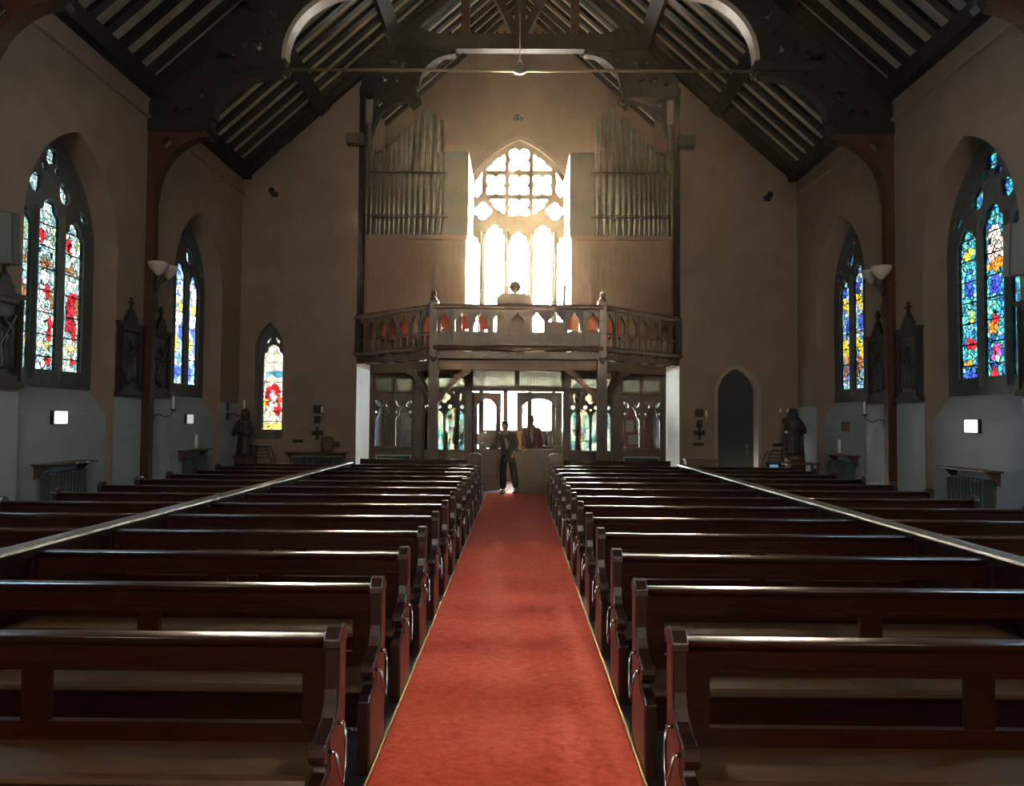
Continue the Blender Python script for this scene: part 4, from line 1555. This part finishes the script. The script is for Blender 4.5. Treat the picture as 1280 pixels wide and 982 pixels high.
def radiator(loc, rz, L, label, hgt=.78, group='cast radiators with a shelf'):
    """local x along the wall, -y into the room"""
    t = thing('radiator', label, 'radiator', loc, rz, group)
    m = MB()
    n = int(L / .075)
    for i in range(n):
        x = -L / 2 + (i + .5) * L / n
        m.box(x - .026, x + .026, -.19, -.05, .10, hgt)
        m.tube([(x, -.19, .12), (x, -.19, hgt - .02)], .026, 6)
    m.build('columns', M['green'], t)
    m = MB().box(-L / 2, L / 2, -.15, -.09, hgt - .10, hgt - .06).box(-L / 2, L / 2, -.15, -.09, .13, .17)
    for x in (-L / 2 + .05, L / 2 - .05):
        m.box(x - .02, x + .02, -.18, -.06, 0, .12)
    m.build('headers', M['green'], t)
    m = MB().box(-L / 2 - .13, L / 2 + .13, -.27, .0, hgt + .10, hgt + .125)
    for x in (-L / 2 - .05, L / 2 + .05):
        m.prism([(0, hgt + .10), (-.2, hgt + .10), (0, hgt - .1)], x - .012, x + .012, YZ)
    m.build('shelf', M['oak'], t)
    return t


for s in (-1, 1):
    side = 'left' if s < 0 else 'right'
    X = s * (HW + .12)
    rz = -s * pi / 2
    radiator((X, 10.25 if s < 0 else 10.35, 0), rz, .86, f'dark radiator with shelf under the big {side} window', .93)
    radiator((X, 14.4, 0), rz, .80, f'dark radiator with candle on its shelf under the far {side} window', .93)
    y = 14.45 if s < 0 else 14.5
    t = thing('shelf_candle', f'white candle standing on the radiator shelf under the far {side} window', 'candle', (s * (HW + .0), y, 1.056))
    MB().lathe([(.05, 0), (.055, .02), (.035, .03)], (0, 0, 0), 12).build('dish', M['brass'], t)
    MB().lathe([(.033, .025), (.033, .27), (.028, .285), (.004, .30)], (0, 0, 0), 12).build('wax', M['wax'], t)

# --- radiator and bench on the west wall
p0, p1 = at(360, 565, 16.5), at(430, 565, 16.5)
radiator(((p0.x + p1.x) / 2 + .02, YW, 0), 0, 1.15, 'wide dark radiator with a shelf on the wall right of the lancet window', .80)
p = at(408.5, 562, 16.4)
t = thing('basket', 'brown rounded basket on the wide radiator shelf', 'basket', (p.x, YW - .16, .93))
MB().lathe([(.13, 0), (.15, .05), (.155, .22), (.13, .32), (.10, .345), (.09, .33)], (0, 0, 0), 18, 1, .75).build('body', M['basket'], t)
MB().tube([(.14, 0, .16), (.27, 0, .18), (.27, 0, .22), (.14, 0, .23)], .018, 8).build('handle', M['basket'], t)
p = at(876, 575, 16.3)
t = thing('low_table', 'low pale brown table against the wall between the gallery and the dark door', 'table', (p.x, YW - .2, 0))
MB().box(-.36, .36, -.18, .18, .80, .84).build('table_top', M['casewood'], t, bev=.006)
MB().box(-.33, .33, -.15, .15, .62, .80).build('apron', M['casewood'], t)
for a in (-1, 1):
    for b in (-1, 1):
        MB().box(a * .31 - .025, a * .31 + .025, b * .13 - .025, b * .13 + .025, 0, .62).build('leg', M['casewood'], t)


# --- consecration crosses, candle sconces and plaques
def cross_sconce(px, py, lb, Y=YW):
    p = at(px, py, Y)
    t = thing('candle_sconce', lb, 'candle sconce', (p.x, Y, p.z), 0, 'candle sconces on the west wall')
    MB().box(-.10, .10, -.02, 0, .02, .20).box(-.07, .07, -.03, 0, -.22, -.05).build('backplate', M['iron'], t, bev=.004)
    mb = MB().tube([(0, -.02, -.12), (.05, -.08, -.14), (.13, -.12, -.06), (.13, -.12, .0)], .014, 6).lathe([(.02, 0), (.05, .02), (.045, .03)], (.13, -.12, 0), 10)
    ar = mb.build('arm', M['brass'], t)
    MB().lathe([(.02, .03), (.02, .15), (.004, .17)], (.13, -.12, 0), 10).build('candle', M['wax'], ar)
    return t


def wall_cross(px, py, lb, Y=YW):
    p = at(px, py, Y)
    t = thing('wall_cross', lb, 'cross', (p.x, Y, p.z), 0, 'small dark crosses on the west wall')
    MB().plate([(-.04, -.15), (.04, -.15), (.03, -.05), (.13, -.06), (.13, .06), (.03, .05), (.04, .15), (-.04, .15), (-.03, .05), (-.13, .06), (-.13, -.06), (-.03, -.05)], [], -.03, 0, XZ).build('arms', M['iron'], t)
    MB().lathe([(.05, 0), (.05, .02), (.02, .03)], (0, -.03, 0), 12, M=Matrix.Rotation(pi / 2, 4, 'X')).build('boss', M['iron'], t)
    return t


def plaque(px, py, lb, Y=YW):
    p = at(px, py, Y)
    t = thing('wall_plaque', lb, 'plaque', (p.x, Y, p.z), 0, 'thin dark plaques on the west wall')  # a plaque, fixed flat to the wall
    MB().box(-.12, .12, -.02, 0, -.035, .035).build('plate', M['iron'], t, bev=.004)
    MB().box(-.105, .105, -.024, -.018, -.024, .024).build('face', M['black'], t)


cross_sconce(397, 517, 'dark candle sconce between the lancet window and the gallery')
cross_sconce(874, 522, 'dark candle sconce between the gallery and the dark door')
wall_cross(397, 541, 'small dark cross under the sconce right of the lancet window')
wall_cross(874, 541, 'small dark cross under the sconce left of the dark door')
plaque(372.5, 551, 'thin dark plaque above the wide radiator left of the basket')
plaque(873, 555, 'thin dark plaque above the low table')
plaque(972.5, 556, 'thin dark plaque beside the robed statue near the dark door')
p = at(978.5, 521, YW)
t = thing('twin_candle_sconce', 'two-armed candle bracket on the wall between dark door and robed statue', 'candle bracket', (p.x, YW, p.z))
MB().box(-.04, .04, -.02, 0, -.20, -.08).tube([(0, -.03, -.14), (0, -.06, -.06), (-.075, -.08, .0), (-.085, -.08, .10)], .016, 6).tube([(0, -.06, -.06), (.075, -.08, .0), (.085, -.08, .10)], .016, 6).build('arms', M['brass'], t)
for q in (-1, 1):
    MB().lathe([(.025, .10), (.022, .18), (.004, .20)], (q * .085, -.08, 0), 10).build('candle', M['wax'], t)
# sconces on the side walls
for s, Y, z, lb in ((-1, 12.62, 1.79, 'candle arm on the wall beneath the relief panel beyond the left post'), (1, 12.62, 1.79, 'candle arm on the wall beneath the relief panel beyond the right post'),
                    (-1, 15.95, 1.82, 'candle arm near the left corner behind the friar statue')):
    t = thing('candle_sconce', lb, 'candle arm', (s * HW, Y, z), 0, 'candle arms on the side walls')
    t.scale.x = -s
    MB().box(0, .025, -.06, .06, .04, .20).box(0, .03, -.06, .06, -.18, -.02).build('backplate', M['iron'], t, bev=.004)
    MB().tube([(.02, 0, -.08), (.12, .05, -.04), (.22, .07, -.09), (.32, .10, -.04), (.34, .11, .02)], .011, 6).lathe([(.015, 0), (.06, .02), (.055, .035)], (.34, .11, .02), 12).build('arm', M['iron'], t)
    MB().lathe([(.02, .03), (.02, .24), (.004, .26)], (.34, .11, .02), 10).build('candle', M['wax'], t)


# --- statues
def robe(m, prof, n=24, folds=9, amp=.06, sx=1, sy=.75):
    vs, fs = [], []
    for r, z, k in prof:
        for i in range(n * 2):
            a = pi * i / n
            rr = r * (1 + amp * k * sin(folds * a))
            vs.append((rr * cos(a) * sx, rr * sin(a) * sy, z))
    q = n * 2
    for j in range(len(prof) - 1):
        for i in range(q):
            fs.append((j * q + i, j * q + (i + 1) % q, (j + 1) * q + (i + 1) % q, (j + 1) * q + i))
    m.add(vs, fs, True)
    m.add(vs[:q], [list(range(q))[::-1]])
    m.add(vs[-q:], [list(range(q))])


def head(m, c, r=.075):
    m.lathe([(.001, -.13 * r / .085), (.035 * r / .085, -.12 * r / .085), (.062 * r / .085, -.07 * r / .085), (.08 * r / .085, 0), (.082 * r / .085, .05 * r / .085), (.06 * r / .085, .10 * r / .085), (.002, .125 * r / .085)], c, 16, .88, 1)
    m.lathe([(.004, -.02), (.016, -.012), (.010, .02), (.002, .03)], Vector(c) + Vector((0, -r * .95, -.01)), 8)


p = at(305, 545, 15.9)
t = thing('friar_statue', 'dark statue of a robed friar on a stand left of the lancet window', 'statue', (p.x, 15.9, 0), radians(-18))
m = MB()
robe(m, [(.17, .86, 1), (.165, .95, 1), (.14, 1.2, .8), (.125, 1.40, .4), (.15, 1.52, .2), (.165, 1.60, .1), (.13, 1.66, 0), (.06, 1.69, 0), (.05, 1.71, 0)])
head(m, (0, -.01, 1.79))
m.lathe([(.07, 1.66), (.10, 1.70), (.10, 1.78), (.085, 1.86), (.04, 1.90), (.002, 1.91)], (0, .035, 0), 14)
for q in (-1, 1):
    m.tube([(q * .15, 0, 1.60), (q * .20, -.02, 1.45), (q * .17, -.10, 1.34), (q * .04, -.17, 1.38)], [.05, .06, .06, .035], 10)
m.lathe([(.05, 1.36), (.065, 1.42), (.05, 1.52), (.02, 1.55)], (.05, -.17, 0), 12)
m.ball((.05, -.17, 1.59), .042)
m.tube([(0, -.12, 1.30), (.03, -.14, 1.1), (.02, -.15, .95)], .012, 6)
m.build('figure', M['bronze2'], t)
m = MB().box(-.17, .17, -.15, .15, .80, .86).box(-.15, .15, -.13, .13, .05, .80).box(-.17, .17, -.15, .15, 0, .06)
m.build('stand', M['oak'], t, bev=.01)
p = at(993, 545, 15.7)
t = thing('robed_woman_statue', 'dark statue of a veiled woman on a pedestal right of the dark door', 'statue', (p.x, 15.7, 0), radians(12))
m = MB()
robe(m, [(.19, .98, 1), (.17, 1.05, 1), (.145, 1.3, .8), (.15, 1.5, .5), (.18, 1.66, .2), (.17, 1.73, .1), (.10, 1.80, 0), (.05, 1.82, 0)], folds=8)
head(m, (0, -.03, 1.885), .07)
m.lathe([(.20, 1.45), (.19, 1.6), (.175, 1.7), (.12, 1.80), (.108, 1.88), (.095, 1.95), (.05, 1.99), (.002, 2.0)], (0, .035, 0), 18, 1, .8)
for q in (-1, 1):
    m.tube([(q * .16, -.02, 1.68), (q * .20, -.06, 1.52), (q * .14, -.16, 1.48), (q * .02, -.20, 1.60)], [.045, .055, .05, .025], 10)
m.tube([(.1, -.13, 1.45), (.06, -.16, 1.2), (.08, -.15, 1.0)], [.03, .05, .06], 8)
m.build('figure', M['bronze'], t)
m = MB().lathe([(.22, .86), (.22, .90), (.22, .93), (.21, .98)], (0, 0, 0), 8).box(-.16, .16, -.16, .16, 0.06, .86).box(-.18, .18, -.18, .18, 0, .07)
m.build('pedestal', M['oak'], t)
p = at(1012, 588, 15.6)
t = thing('statue_table', 'dark low table beside the veiled statue at the wall', 'table', (5.95, 15.2, 0))
MB().box(-.34, .34, -.2, .2, .80, .84).build('table_top', M['oak'], t, bev=.006)
for a in (-1, 1):
    for b in (-1, 1):
        MB().box(a * .30 - .02, a * .30 + .02, b * .16 - .02, b * .16 + .02, 0, .80).build('leg', M['oak'], t)


# --- votive stands with sloping rails
def votive(px, Y, s, lb, screen=False):
    p = at(px, 575, Y)
    t = thing('votive_stand', lb, 'votive stand', (p.x, Y, 0), 0, 'black votive candle stands')
    t.scale.x = s
    w = .22
    m = MB()
    for y in (-.15, .15):
        m.tube([(w, y, 0), (w, y, .78), (w - .12, y, 1.05), (-w, y, 1.08), (-w, y, 0)], .013, 6)
    for x, z in ((w, .78), (w - .12, 1.05), (-w, 1.08), (w, .3), (-w, .3)):
        m.tube([(x, -.15, z), (x, .15, z)], .011, 6)
    m.build('frame', M['iron'], t)
    for k in range(4):
        z = .80 + .075 * k
        MB().box(-w, w - .05 - .03 * k, -.14 + .06 * k, -.10 + .06 * k, z, z + .02).build('candle_tray', M['iron'], t)
    if screen:
        MB().box(-.02, .16, -.17, -.155, .58, .74).build('lit_panel', emit('blue_panel', (.10, .30, .50), .5), t)
        MB().box(-.10, .24, -.155, -.12, .54, .78).build('cash_box', M['black'], t)


votive(329, 16.2, 1, 'black votive candle stand beside the friar statue')
votive(968, 16.25, -1, 'black votive stand with a small blue lit panel by the veiled statue', True)

# --- narthex: table with bottles and cards behind the doors
t = thing('display_table', 'table of leaflets and bottles seen through the right hand glazed door', 'table', (.98, 18.9, 0))
MB().box(-.48, .48, -.3, .3, .98, 1.02).build('table_top', M['casewood'], t, bev=.006)
MB().box(-.43, .43, -.26, .26, .75, .98).build('apron', M['casewood'], t)
for a in (-1, 1):
    for b in (-1, 1):
        MB().box(a * .41 - .03, a * .41 + .03, b * .24 - .03, b * .24 + .03, 0, .75).build('leg', M['casewood'], t)
for i, (x, y, h, r, mt) in enumerate(((.62, 18.85, .30, .045, 'oak'), (.78, 18.9, .36, .05, 'green'), (.90, 18.8, .24, .04, 'bowl'))):
    b = thing('bottle', ('short brown bottle on the display table, nearest the maroon jacket', 'tall dark green bottle on the display table', 'small pale bottle on the display table')[i], 'bottle', (x, y, 1.02), 0, 'bottles on the display table')
    MB().lathe([(r, 0), (r, h * .55), (r * .4, h * .75), (r * .4, h * .92)], (0, 0, 0), 12).build('glass', M[mt], b)
    MB().lathe([(r * .45, h * .90), (r * .45, h), (r * .1, h)], (0, 0, 0), 12).build('cap', M['white'], b)
b = thing('card_box', 'pale blue box of cards standing on the display table', 'box', (1.20, 18.8, 1.02))
MB().box(-.14, .14, -.1, .1, 0, .26).build('carton', mat('pale_blue_card', (.45, .58, .66), .7), b, bev=.004)
MB().prism([(-.14, .26), (.14, .26), (.12, .36), (-.12, .36)], .085, .1, XZ).build('backing_card', M['paper'], b)
t = thing('book_shelf', 'low shelf of papers seen through the left hand glazed door', 'shelf unit', (-1.35, 18.9, 0))
m = MB()
for z in (.25, .65, 1.05):
    m.box(-.5, .5, -.18, .18, z, z + .03)
m.build('shelf', M['oak'], t)
for x in (-.5, .5):
    MB().box(x - .02, x + .02, -.2, .2, 0, 1.35).build('side_panel', M['oak'], t)
rnd = random.Random(3)
for k in range(9):
    z = (.68, 1.08)[k % 2]
    x = -1.35 - .42 + .105 * k
    h = .2 + .08 * rnd.random()
    b = tag(MB().box(-.035, .035, -.09, .09, 0, h).build('leaflet_stack', mat('leaflet_%d' % k, rnd.choice([(.6, .58, .5), (.35, .1, .08), (.2, .25, .4), (.55, .45, .2)]), .7), loc=(x, 18.85, z + .003), bev=.004),
            f'stack of leaflets on the low shelf behind the doors, {ORD[k]} from its left end', 'leaflets', 'leaflets on the low shelf')
p = at(649, 550, 16.55)
t = thing('notice', 'narrow orange notice fixed to the edge of the glazed right door', 'notice', (p.x, 16.551, p.z))
MB().box(-.045, .045, -.004, .003, -.20, .20).build('sheet', M['orange'], t)
m = MB().box(-.05, .05, -.006, .003, .19, .205).box(-.05, .05, -.006, .003, -.205, -.19)
m.build('clip_bars', M['brass'], t)
for k, (x, lb, c) in enumerate(((-2.66, 'pale noticeboard seen through the left side panes of the screen', (.40, .40, .44)), (3.05, 'red and white notice on the wall behind the right side panes', (.35, .12, .10)))):
    t = thing('notice_board', lb, 'noticeboard', (x, 18.6, 1.1), 0)
    MB().box(-.35, .35, 0, .04, -.1, .75).build('board', mat('board_%d' % k, c, .8), t, bev=.004)
    m = MB()
    m.box(-.25, -.05, -.008, 0, .3, .6).box(.02, .24, -.008, 0, .35, .65).box(-.2, .1, -.008, 0, -.02, .22)
    m.build('papers', M['paper'], t)
    for x_ in (-.3, .3):
        MB().box(x_ - .02, x_ + .02, .0, .04, -1.1, -.1).build('leg', M['oak'], t)
p = at(607, 604, 15.3)
t = thing('door_stop_box', 'small dark box with a white lid on the floor by the left door', 'box', (CX - .78, 15.2, 0))
MB().box(-.09, .09, -.09, .09, 0, .26).build('body', M['oak'], t, bev=.006)
MB().lathe([(.085, .26), (.10, .29), (.07, .34), (.02, .36)], (0, 0, 0), 14).build('lid', M['white'], t)
# ================================================================== people
def skin(verts, edges, root, sub=2):
    names = list(verts)
    idx = {n: i for i, n in enumerate(names)}
    me = bpy.data.meshes.new('tmp_skin')
    me.from_pydata([verts[n][0] for n in names], [(idx[a], idx[b]) for a, b in edges], [])
    ob = bpy.data.objects.new('tmp_skin', me)
    COL.objects.link(ob)
    md = ob.modifiers.new('s', 'SKIN')
    md.use_smooth_shade = True
    md.branch_smoothing = .35
    for n in names:
        r = verts[n][1]
        r = r if isinstance(r, tuple) else (r, r)
        me.skin_vertices[0].data[idx[n]].radius = r
        me.skin_vertices[0].data[idx[n]].use_root = (n == root)
    ob.modifiers.new('b', 'SUBSURF').levels = sub
    dg = bpy.context.evaluated_depsgraph_get()
    dg.update()
    out = bpy.data.meshes.new_from_object(ob.evaluated_get(dg))
    bpy.data.objects.remove(ob)
    for p in out.polygons:
        p.use_smooth = True
    return out


def chain(*ns):
    return [(ns[i], ns[i + 1]) for i in range(len(ns) - 1)]


def head_mesh(m, c, yaw=0, tilt=0, s=1.0):
    """skull, jaw, nose, brow, ears; face towards -y before the yaw"""
    R = Matrix.Translation(c) @ Matrix.Rotation(yaw, 4, 'Z') @ Matrix.Rotation(tilt, 4, 'X')
    prof = [(.002, -.118), (.030, -.114), (.047, -.095), (.060, -.055), (.070, -.01), (.075, .03), (.073, .065), (.058, .095), (.035, .112), (.003, .118)]
    vs, fs = [], []
    n = 20
    for r, z in prof:
        for k in range(n):
            a = 2 * pi * k / n
            y = r * sin(a) * (1.22 if sin(a) > 0 else 1.12) + (-.012 if z < -.03 else .004)
            vs.append(R @ Vector((r * cos(a) * s, y * s, z * s)))
    for i in range(len(prof) - 1):
        for k in range(n):
            fs.append((i * n + k, i * n + (k + 1) % n, (i + 1) * n + (k + 1) % n, (i + 1) * n + k))
    m.add(vs, fs, True)

    def lump(p, r, sx, sy, sz):
        pr = [(max(1e-4, r * sin(pi * i / 8)), -r * cos(pi * i / 8) * sz) for i in range(9)]
        q = MB().lathe(pr, (0, 0, 0), 10, sx, sy)
        m.add([R @ (Vector(v) * s + Vector(p) * s) for v in q.v], q.f, True)
    lump((0, -.088, -.018), .016, .8, 1.2, 1.7)       # nose
    lump((0, -.075, .022), .03, 1.4, .5, .35)         # brow
    lump((0, -.080, -.062), .017, 1.4, .5, .45)       # lips
    lump((0, -.070, -.098), .018, 1.2, .7, .8)        # chin
    for q in (-1, 1):
        lump((q * .076, .008, -.008), .022, .35, .8, 1.5)   # ears
    return R


def eyes_and_hair(R, parent, hairmat, s=1.0, bald=False):
    m = MB()
    for q in (-1, 1):
        m.ball(R @ (Vector((q * .030, -.073, .002)) * s), .009 * s, 8)
    m.build('eyes', M['black'], parent)
    m = MB()
    prof = [(.076, -.035), (.0775, .0), (.079, .035), (.077, .072), (.062, .102), (.037, .119), (.003, .125)]
    vs, fs = [], []
    n = 20
    for r, z in prof:
        for k in range(n):
            a = 2 * pi * k / n
            front = max(0, -sin(a))
            zz = z + front * .075 * max(0, 1 - (z + .035) / .13)
            if z < 0:
                zz -= max(0, sin(a)) * .06
            vs.append(R @ (Vector((r * cos(a), r * sin(a) * 1.22 + .006, zz)) * s))
    for i in range(len(prof) - 1):
        for k in range(n):
            fs.append((i * n + k, i * n + (k + 1) % n, (i + 1) * n + (k + 1) % n, (i + 1) * n + k))
    m.add(vs, fs, True)
    m.add(vs[-n:], [list(range(n))])
    m.build('hair', hairmat, parent)


def person(label, loc, rz, J, head_yaw, coat, trous, shirt, hairmat, hand_dirs, coat_len):
    t = thing('person', label, 'person', loc, rz, 'people at the doors')
    V = {}

    def P(n, r):
        V[n] = (J[n], r)
    P('pelvis', (.13, .10)); P('waist', (.125, .095)); P('chest', (.155, .11)); P('neckb', (.07, .065)); P('neck', .052); P('skull', .055)
    for s in 'LR':
        P('sh' + s, .062); P('el' + s, .043); P('wr' + s, .028)
        P('hip' + s, .090); P('kn' + s, .058); P('an' + s, .040); P('toe' + s, .038)
    ed = chain('pelvis', 'waist', 'chest', 'neckb', 'neck', 'skull')
    for s in 'LR':
        ed += chain('chest', 'sh' + s, 'el' + s, 'wr' + s) + chain('pelvis', 'hip' + s, 'kn' + s, 'an' + s, 'toe' + s)
        d, u = hand_dirs[s]
        d = Vector(d).normalized()
        side = Vector(u).normalized()              # across the palm, towards the thumb
        nrm = d.cross(side).normalized()
        w = Vector(J['wr' + s])
        V['palm' + s] = (w + d * .055, (.036, .016))
        ed.append(('wr' + s, 'palm' + s))
        for k, (off, ln) in enumerate(((.026, .068), (.009, .078), (-.009, .072), (-.026, .056))):
            b = w + d * .085 + side * off
            V[f'f{k}a{s}'] = (b, .0095)
            V[f'f{k}b{s}'] = (b + d * ln * .5 + nrm * .010, .0085)
            V[f'f{k}c{s}'] = (b + d * ln * .85 + nrm * .032, .007)
            ed += [('palm' + s, f'f{k}a{s}')] + chain(f'f{k}a{s}', f'f{k}b{s}', f'f{k}c{s}')
        V['t0' + s] = (w + d * .035 + side * .036, .011)
        V['t1' + s] = (w + d * .068 + side * .054 + nrm * .012, .0095)
        V['t2' + s] = (w + d * .092 + side * .052 + nrm * .026, .008)
        ed += [('palm' + s, 't0' + s)] + chain('t0' + s, 't1' + s, 't2' + s)
    me = skin(V, ed, 'pelvis', 2)
    m = MB()
    m.add([v.co[:] for v in me.vertices], [list(p.vertices) for p in me.polygons], True)
    R = head_mesh(m, Vector(J['head']), head_yaw, 0, 1.0)
    m.build('body', M['skin'], t)
    eyes_and_hair(R, t, hairmat)
    # trousers
    T = {}
    T['pelvis'] = (J['pelvis'], (.155, .125))
    T['waist'] = (Vector(J['pelvis']).lerp(Vector(J['waist']), .55), (.145, .115))
    e2 = [('pelvis', 'waist')]
    for s in 'LR':
        T['hip' + s] = (J['hip' + s], .112)
        T['kn' + s] = (J['kn' + s], .086)
        T['an' + s] = (J['an' + s], .078)
        e2 += chain('pelvis', 'hip' + s, 'kn' + s, 'an' + s)
    o = bpy.data.objects.new('trousers', skin(T, e2, 'pelvis', 2))
    o.data.materials.clear(); o.data.materials.append(trous)
    COL.objects.link(o); o.parent = t
    # jacket
    K = {}
    pv, ch = Vector(J['pelvis']), Vector(J['chest'])
    K['hem'] = (pv + Vector((0, 0, -coat_len)), (.185, .145))
    K['hips'] = (pv + Vector((0, 0, .02)), (.180, .145))
    K['waist'] = (J['waist'], (.165, .13))
    K['chest'] = (J['chest'], (.180, .135))
    K['yoke'] = (Vector(J['neckb']) + Vector((0, .01, -.03)), (.095, .075))
    e3 = chain('hem', 'hips', 'waist', 'chest', 'yoke')
    for s in 'LR':
        K['sh' + s] = (J['sh' + s], .084)
        K['el' + s] = (J['el' + s], .064)
        K['wr' + s] = (Vector(J['el' + s]).lerp(Vector(J['wr' + s]), .93), .047)
        e3 += chain('chest', 'sh' + s, 'el' + s, 'wr' + s)
    jk = o = bpy.data.objects.new('jacket', skin(K, e3, 'hips', 2))
    o.data.materials.clear(); o.data.materials.append(coat)
    COL.objects.link(o); o.parent = t
    # shirt front showing between the lapels, collar and lapels
    nb, wa = Vector(J['neckb']), Vector(J['waist'])
    m = MB()
    y0 = -.150
    pts = [(nb.x - .055, nb.z + .03), (nb.x + .055, nb.z + .03), (wa.x + .035, ch.z - .10), (wa.x + .02, wa.z), (wa.x - .02, wa.z), (wa.x - .035, ch.z - .10)]
    vs = []
    for yy in (.05, 0):
        for x, z in pts:
            f = min(1, max(0, (nb.z + .03 - z) / .22))
            vs.append((x, ch.y + yy - .06 - .105 * sqrt(f), z))
    n = len(pts)
    m.add(vs, [list(range(n))[::-1], list(range(n, 2 * n))] + [(i, (i + 1) % n, n + (i + 1) % n, n + i) for i in range(n)])
    m.build('shirt', shirt, t)
    m = MB()
    for q in (-1, 1):
        m.tube([(nb.x + q * .03, nb.y + .05, nb.z + .05), (nb.x + q * .07, ch.y - .05, nb.z + .02), (wa.x + q * .065, ch.y - .155, ch.z - .05), (wa.x + q * .03, ch.y - .165, wa.z + .02)], [.018, .022, .022, .010], 8)
    m.build('lapels', coat, jk)
    for s in 'LR':
        a, b = Vector(J['an' + s]), Vector(J['toe' + s])
        d = (b - a)
        d.z = 0
        d.normalize()
        h = Vector((a.x, a.y, 0)) - d * .05
        m = MB()
        prof = [(-.01, .042, .085), (.03, .046, .095), (.10, .044, .075), (.17, .048, .055), (.23, .042, .045), (.265, .018, .03)]
        vs, fs = [], []
        si = Vector((-d.y, d.x, 0))
        for l, w, hh in prof:
            c = h + d * l
            for k in range(10):
                an = pi * k / 9
                vs.append(c + si * w * cos(an) + Vector((0, 0, .004 + hh * sin(an))))
        for i in range(len(prof) - 1):
            for k in range(10):
                fs.append((i * 10 + k, i * 10 + (k + 1) % 10, (i + 1) * 10 + (k + 1) % 10, (i + 1) * 10 + k))
        m.add(vs, fs, True)
        m.add(vs[:10], [list(range(10))]).add(vs[-10:], [list(range(10))])
        m.build('shoe', M['shoe'], t)
    return t


zb = .02
J1 = dict(pelvis=(0, 0, .86), waist=(-.01, -.01, 1.02), chest=(-.03, -.03, 1.22), neckb=(-.05, -.05, 1.39), neck=(-.06, -.06, 1.44), skull=(-.065, -.07, 1.52), head=(-.065, -.085, 1.535),
          shR=(-.20, -.02, 1.33), elR=(-.30, .02, 1.10), wrR=(-.40, .06, .985),
          shL=(.15, -.03, 1.33), elL=(.21, .03, 1.08), wrL=(.15, -.12, .93),
          hipR=(-.09, 0, .82), knR=(-.10, -.04, .46), anR=(-.09, .02, .09), toeR=(-.13, -.13, .04),
          hipL=(.09, 0, .82), knL=(.14, .06, .47), anL=(.20, .22, .10), toeL=(.16, .08, .045))
p = at(634, 616, 16.35)
person('person in grey jacket and dark trousers holding the open left door', (p.x, 16.38, .022), 0, J1, radians(-25), M['jacket'], M['trouser'], M['shirt'], M['hair'],
       {'R': ((-.8, .3, -.5), (0, -1, .2)), 'L': ((-.3, -.6, -.7), (-.8, 0, .3))}, .16)
J2 = dict(pelvis=(0, 0, .98), waist=(0, 0, 1.14), chest=(0, 0, 1.37), neckb=(0, 0, 1.54), neck=(-.01, -.01, 1.59), skull=(-.015, -.02, 1.67), head=(-.02, -.03, 1.695),
          shR=(-.18, .0, 1.47), elR=(-.25, .03, 1.20), wrR=(-.20, -.12, 1.03),
          shL=(.18, .0, 1.47), elL=(.26, .03, 1.20), wrL=(.22, -.08, .99),
          hipR=(-.10, 0, .93), knR=(-.10, -.02, .51), anR=(-.10, .02, .09), toeR=(-.13, -.13, .04),
          hipL=(.10, 0, .93), knL=(.11, -.02, .51), anL=(.12, .02, .09), toeL=(.15, -.13, .04))
p = at(665, 560, 17.5)
person('person in a maroon jacket standing behind the glazed right door', (p.x - .02, 17.5, .0), radians(8), J2, radians(-15), M['maroon'], M['trouser'], M['sage'], M['grey_hair'],
       {'R': ((.1, -.5, -.8), (.8, 0, .1)), 'L': ((-.1, -.3, -.9), (-.8, -.3, 0))}, .18)
# ================================================================== thin haze volume, added to imitate lens glow
hz = bpy.data.materials.new('glow_haze')
hz.use_nodes = True
N, L = hz.node_tree.nodes, hz.node_tree.links
for n in list(N):
    N.remove(n)
out = N.new('ShaderNodeOutputMaterial')
vs = N.new('ShaderNodeVolumeScatter')
vs.inputs['Color'].default_value = HAZE_C
vs.inputs['Density'].default_value = HAZE_D
vs.inputs['Anisotropy'].default_value = HAZE_G
L.new(vs.outputs[0], out.inputs['Volume'])
if HAZE_D > 0:
    o = MB().box(-7.6, 7.6, YE - 1.0, YB + 1.0, -.4, RIDGE + .9).build('haze', hz)
    o['kind'] = 'stuff'
    o['label'] = 'thin haze added as lens glow before the great window'
    o['category'] = 'haze'
S.view_settings.exposure = EXPO
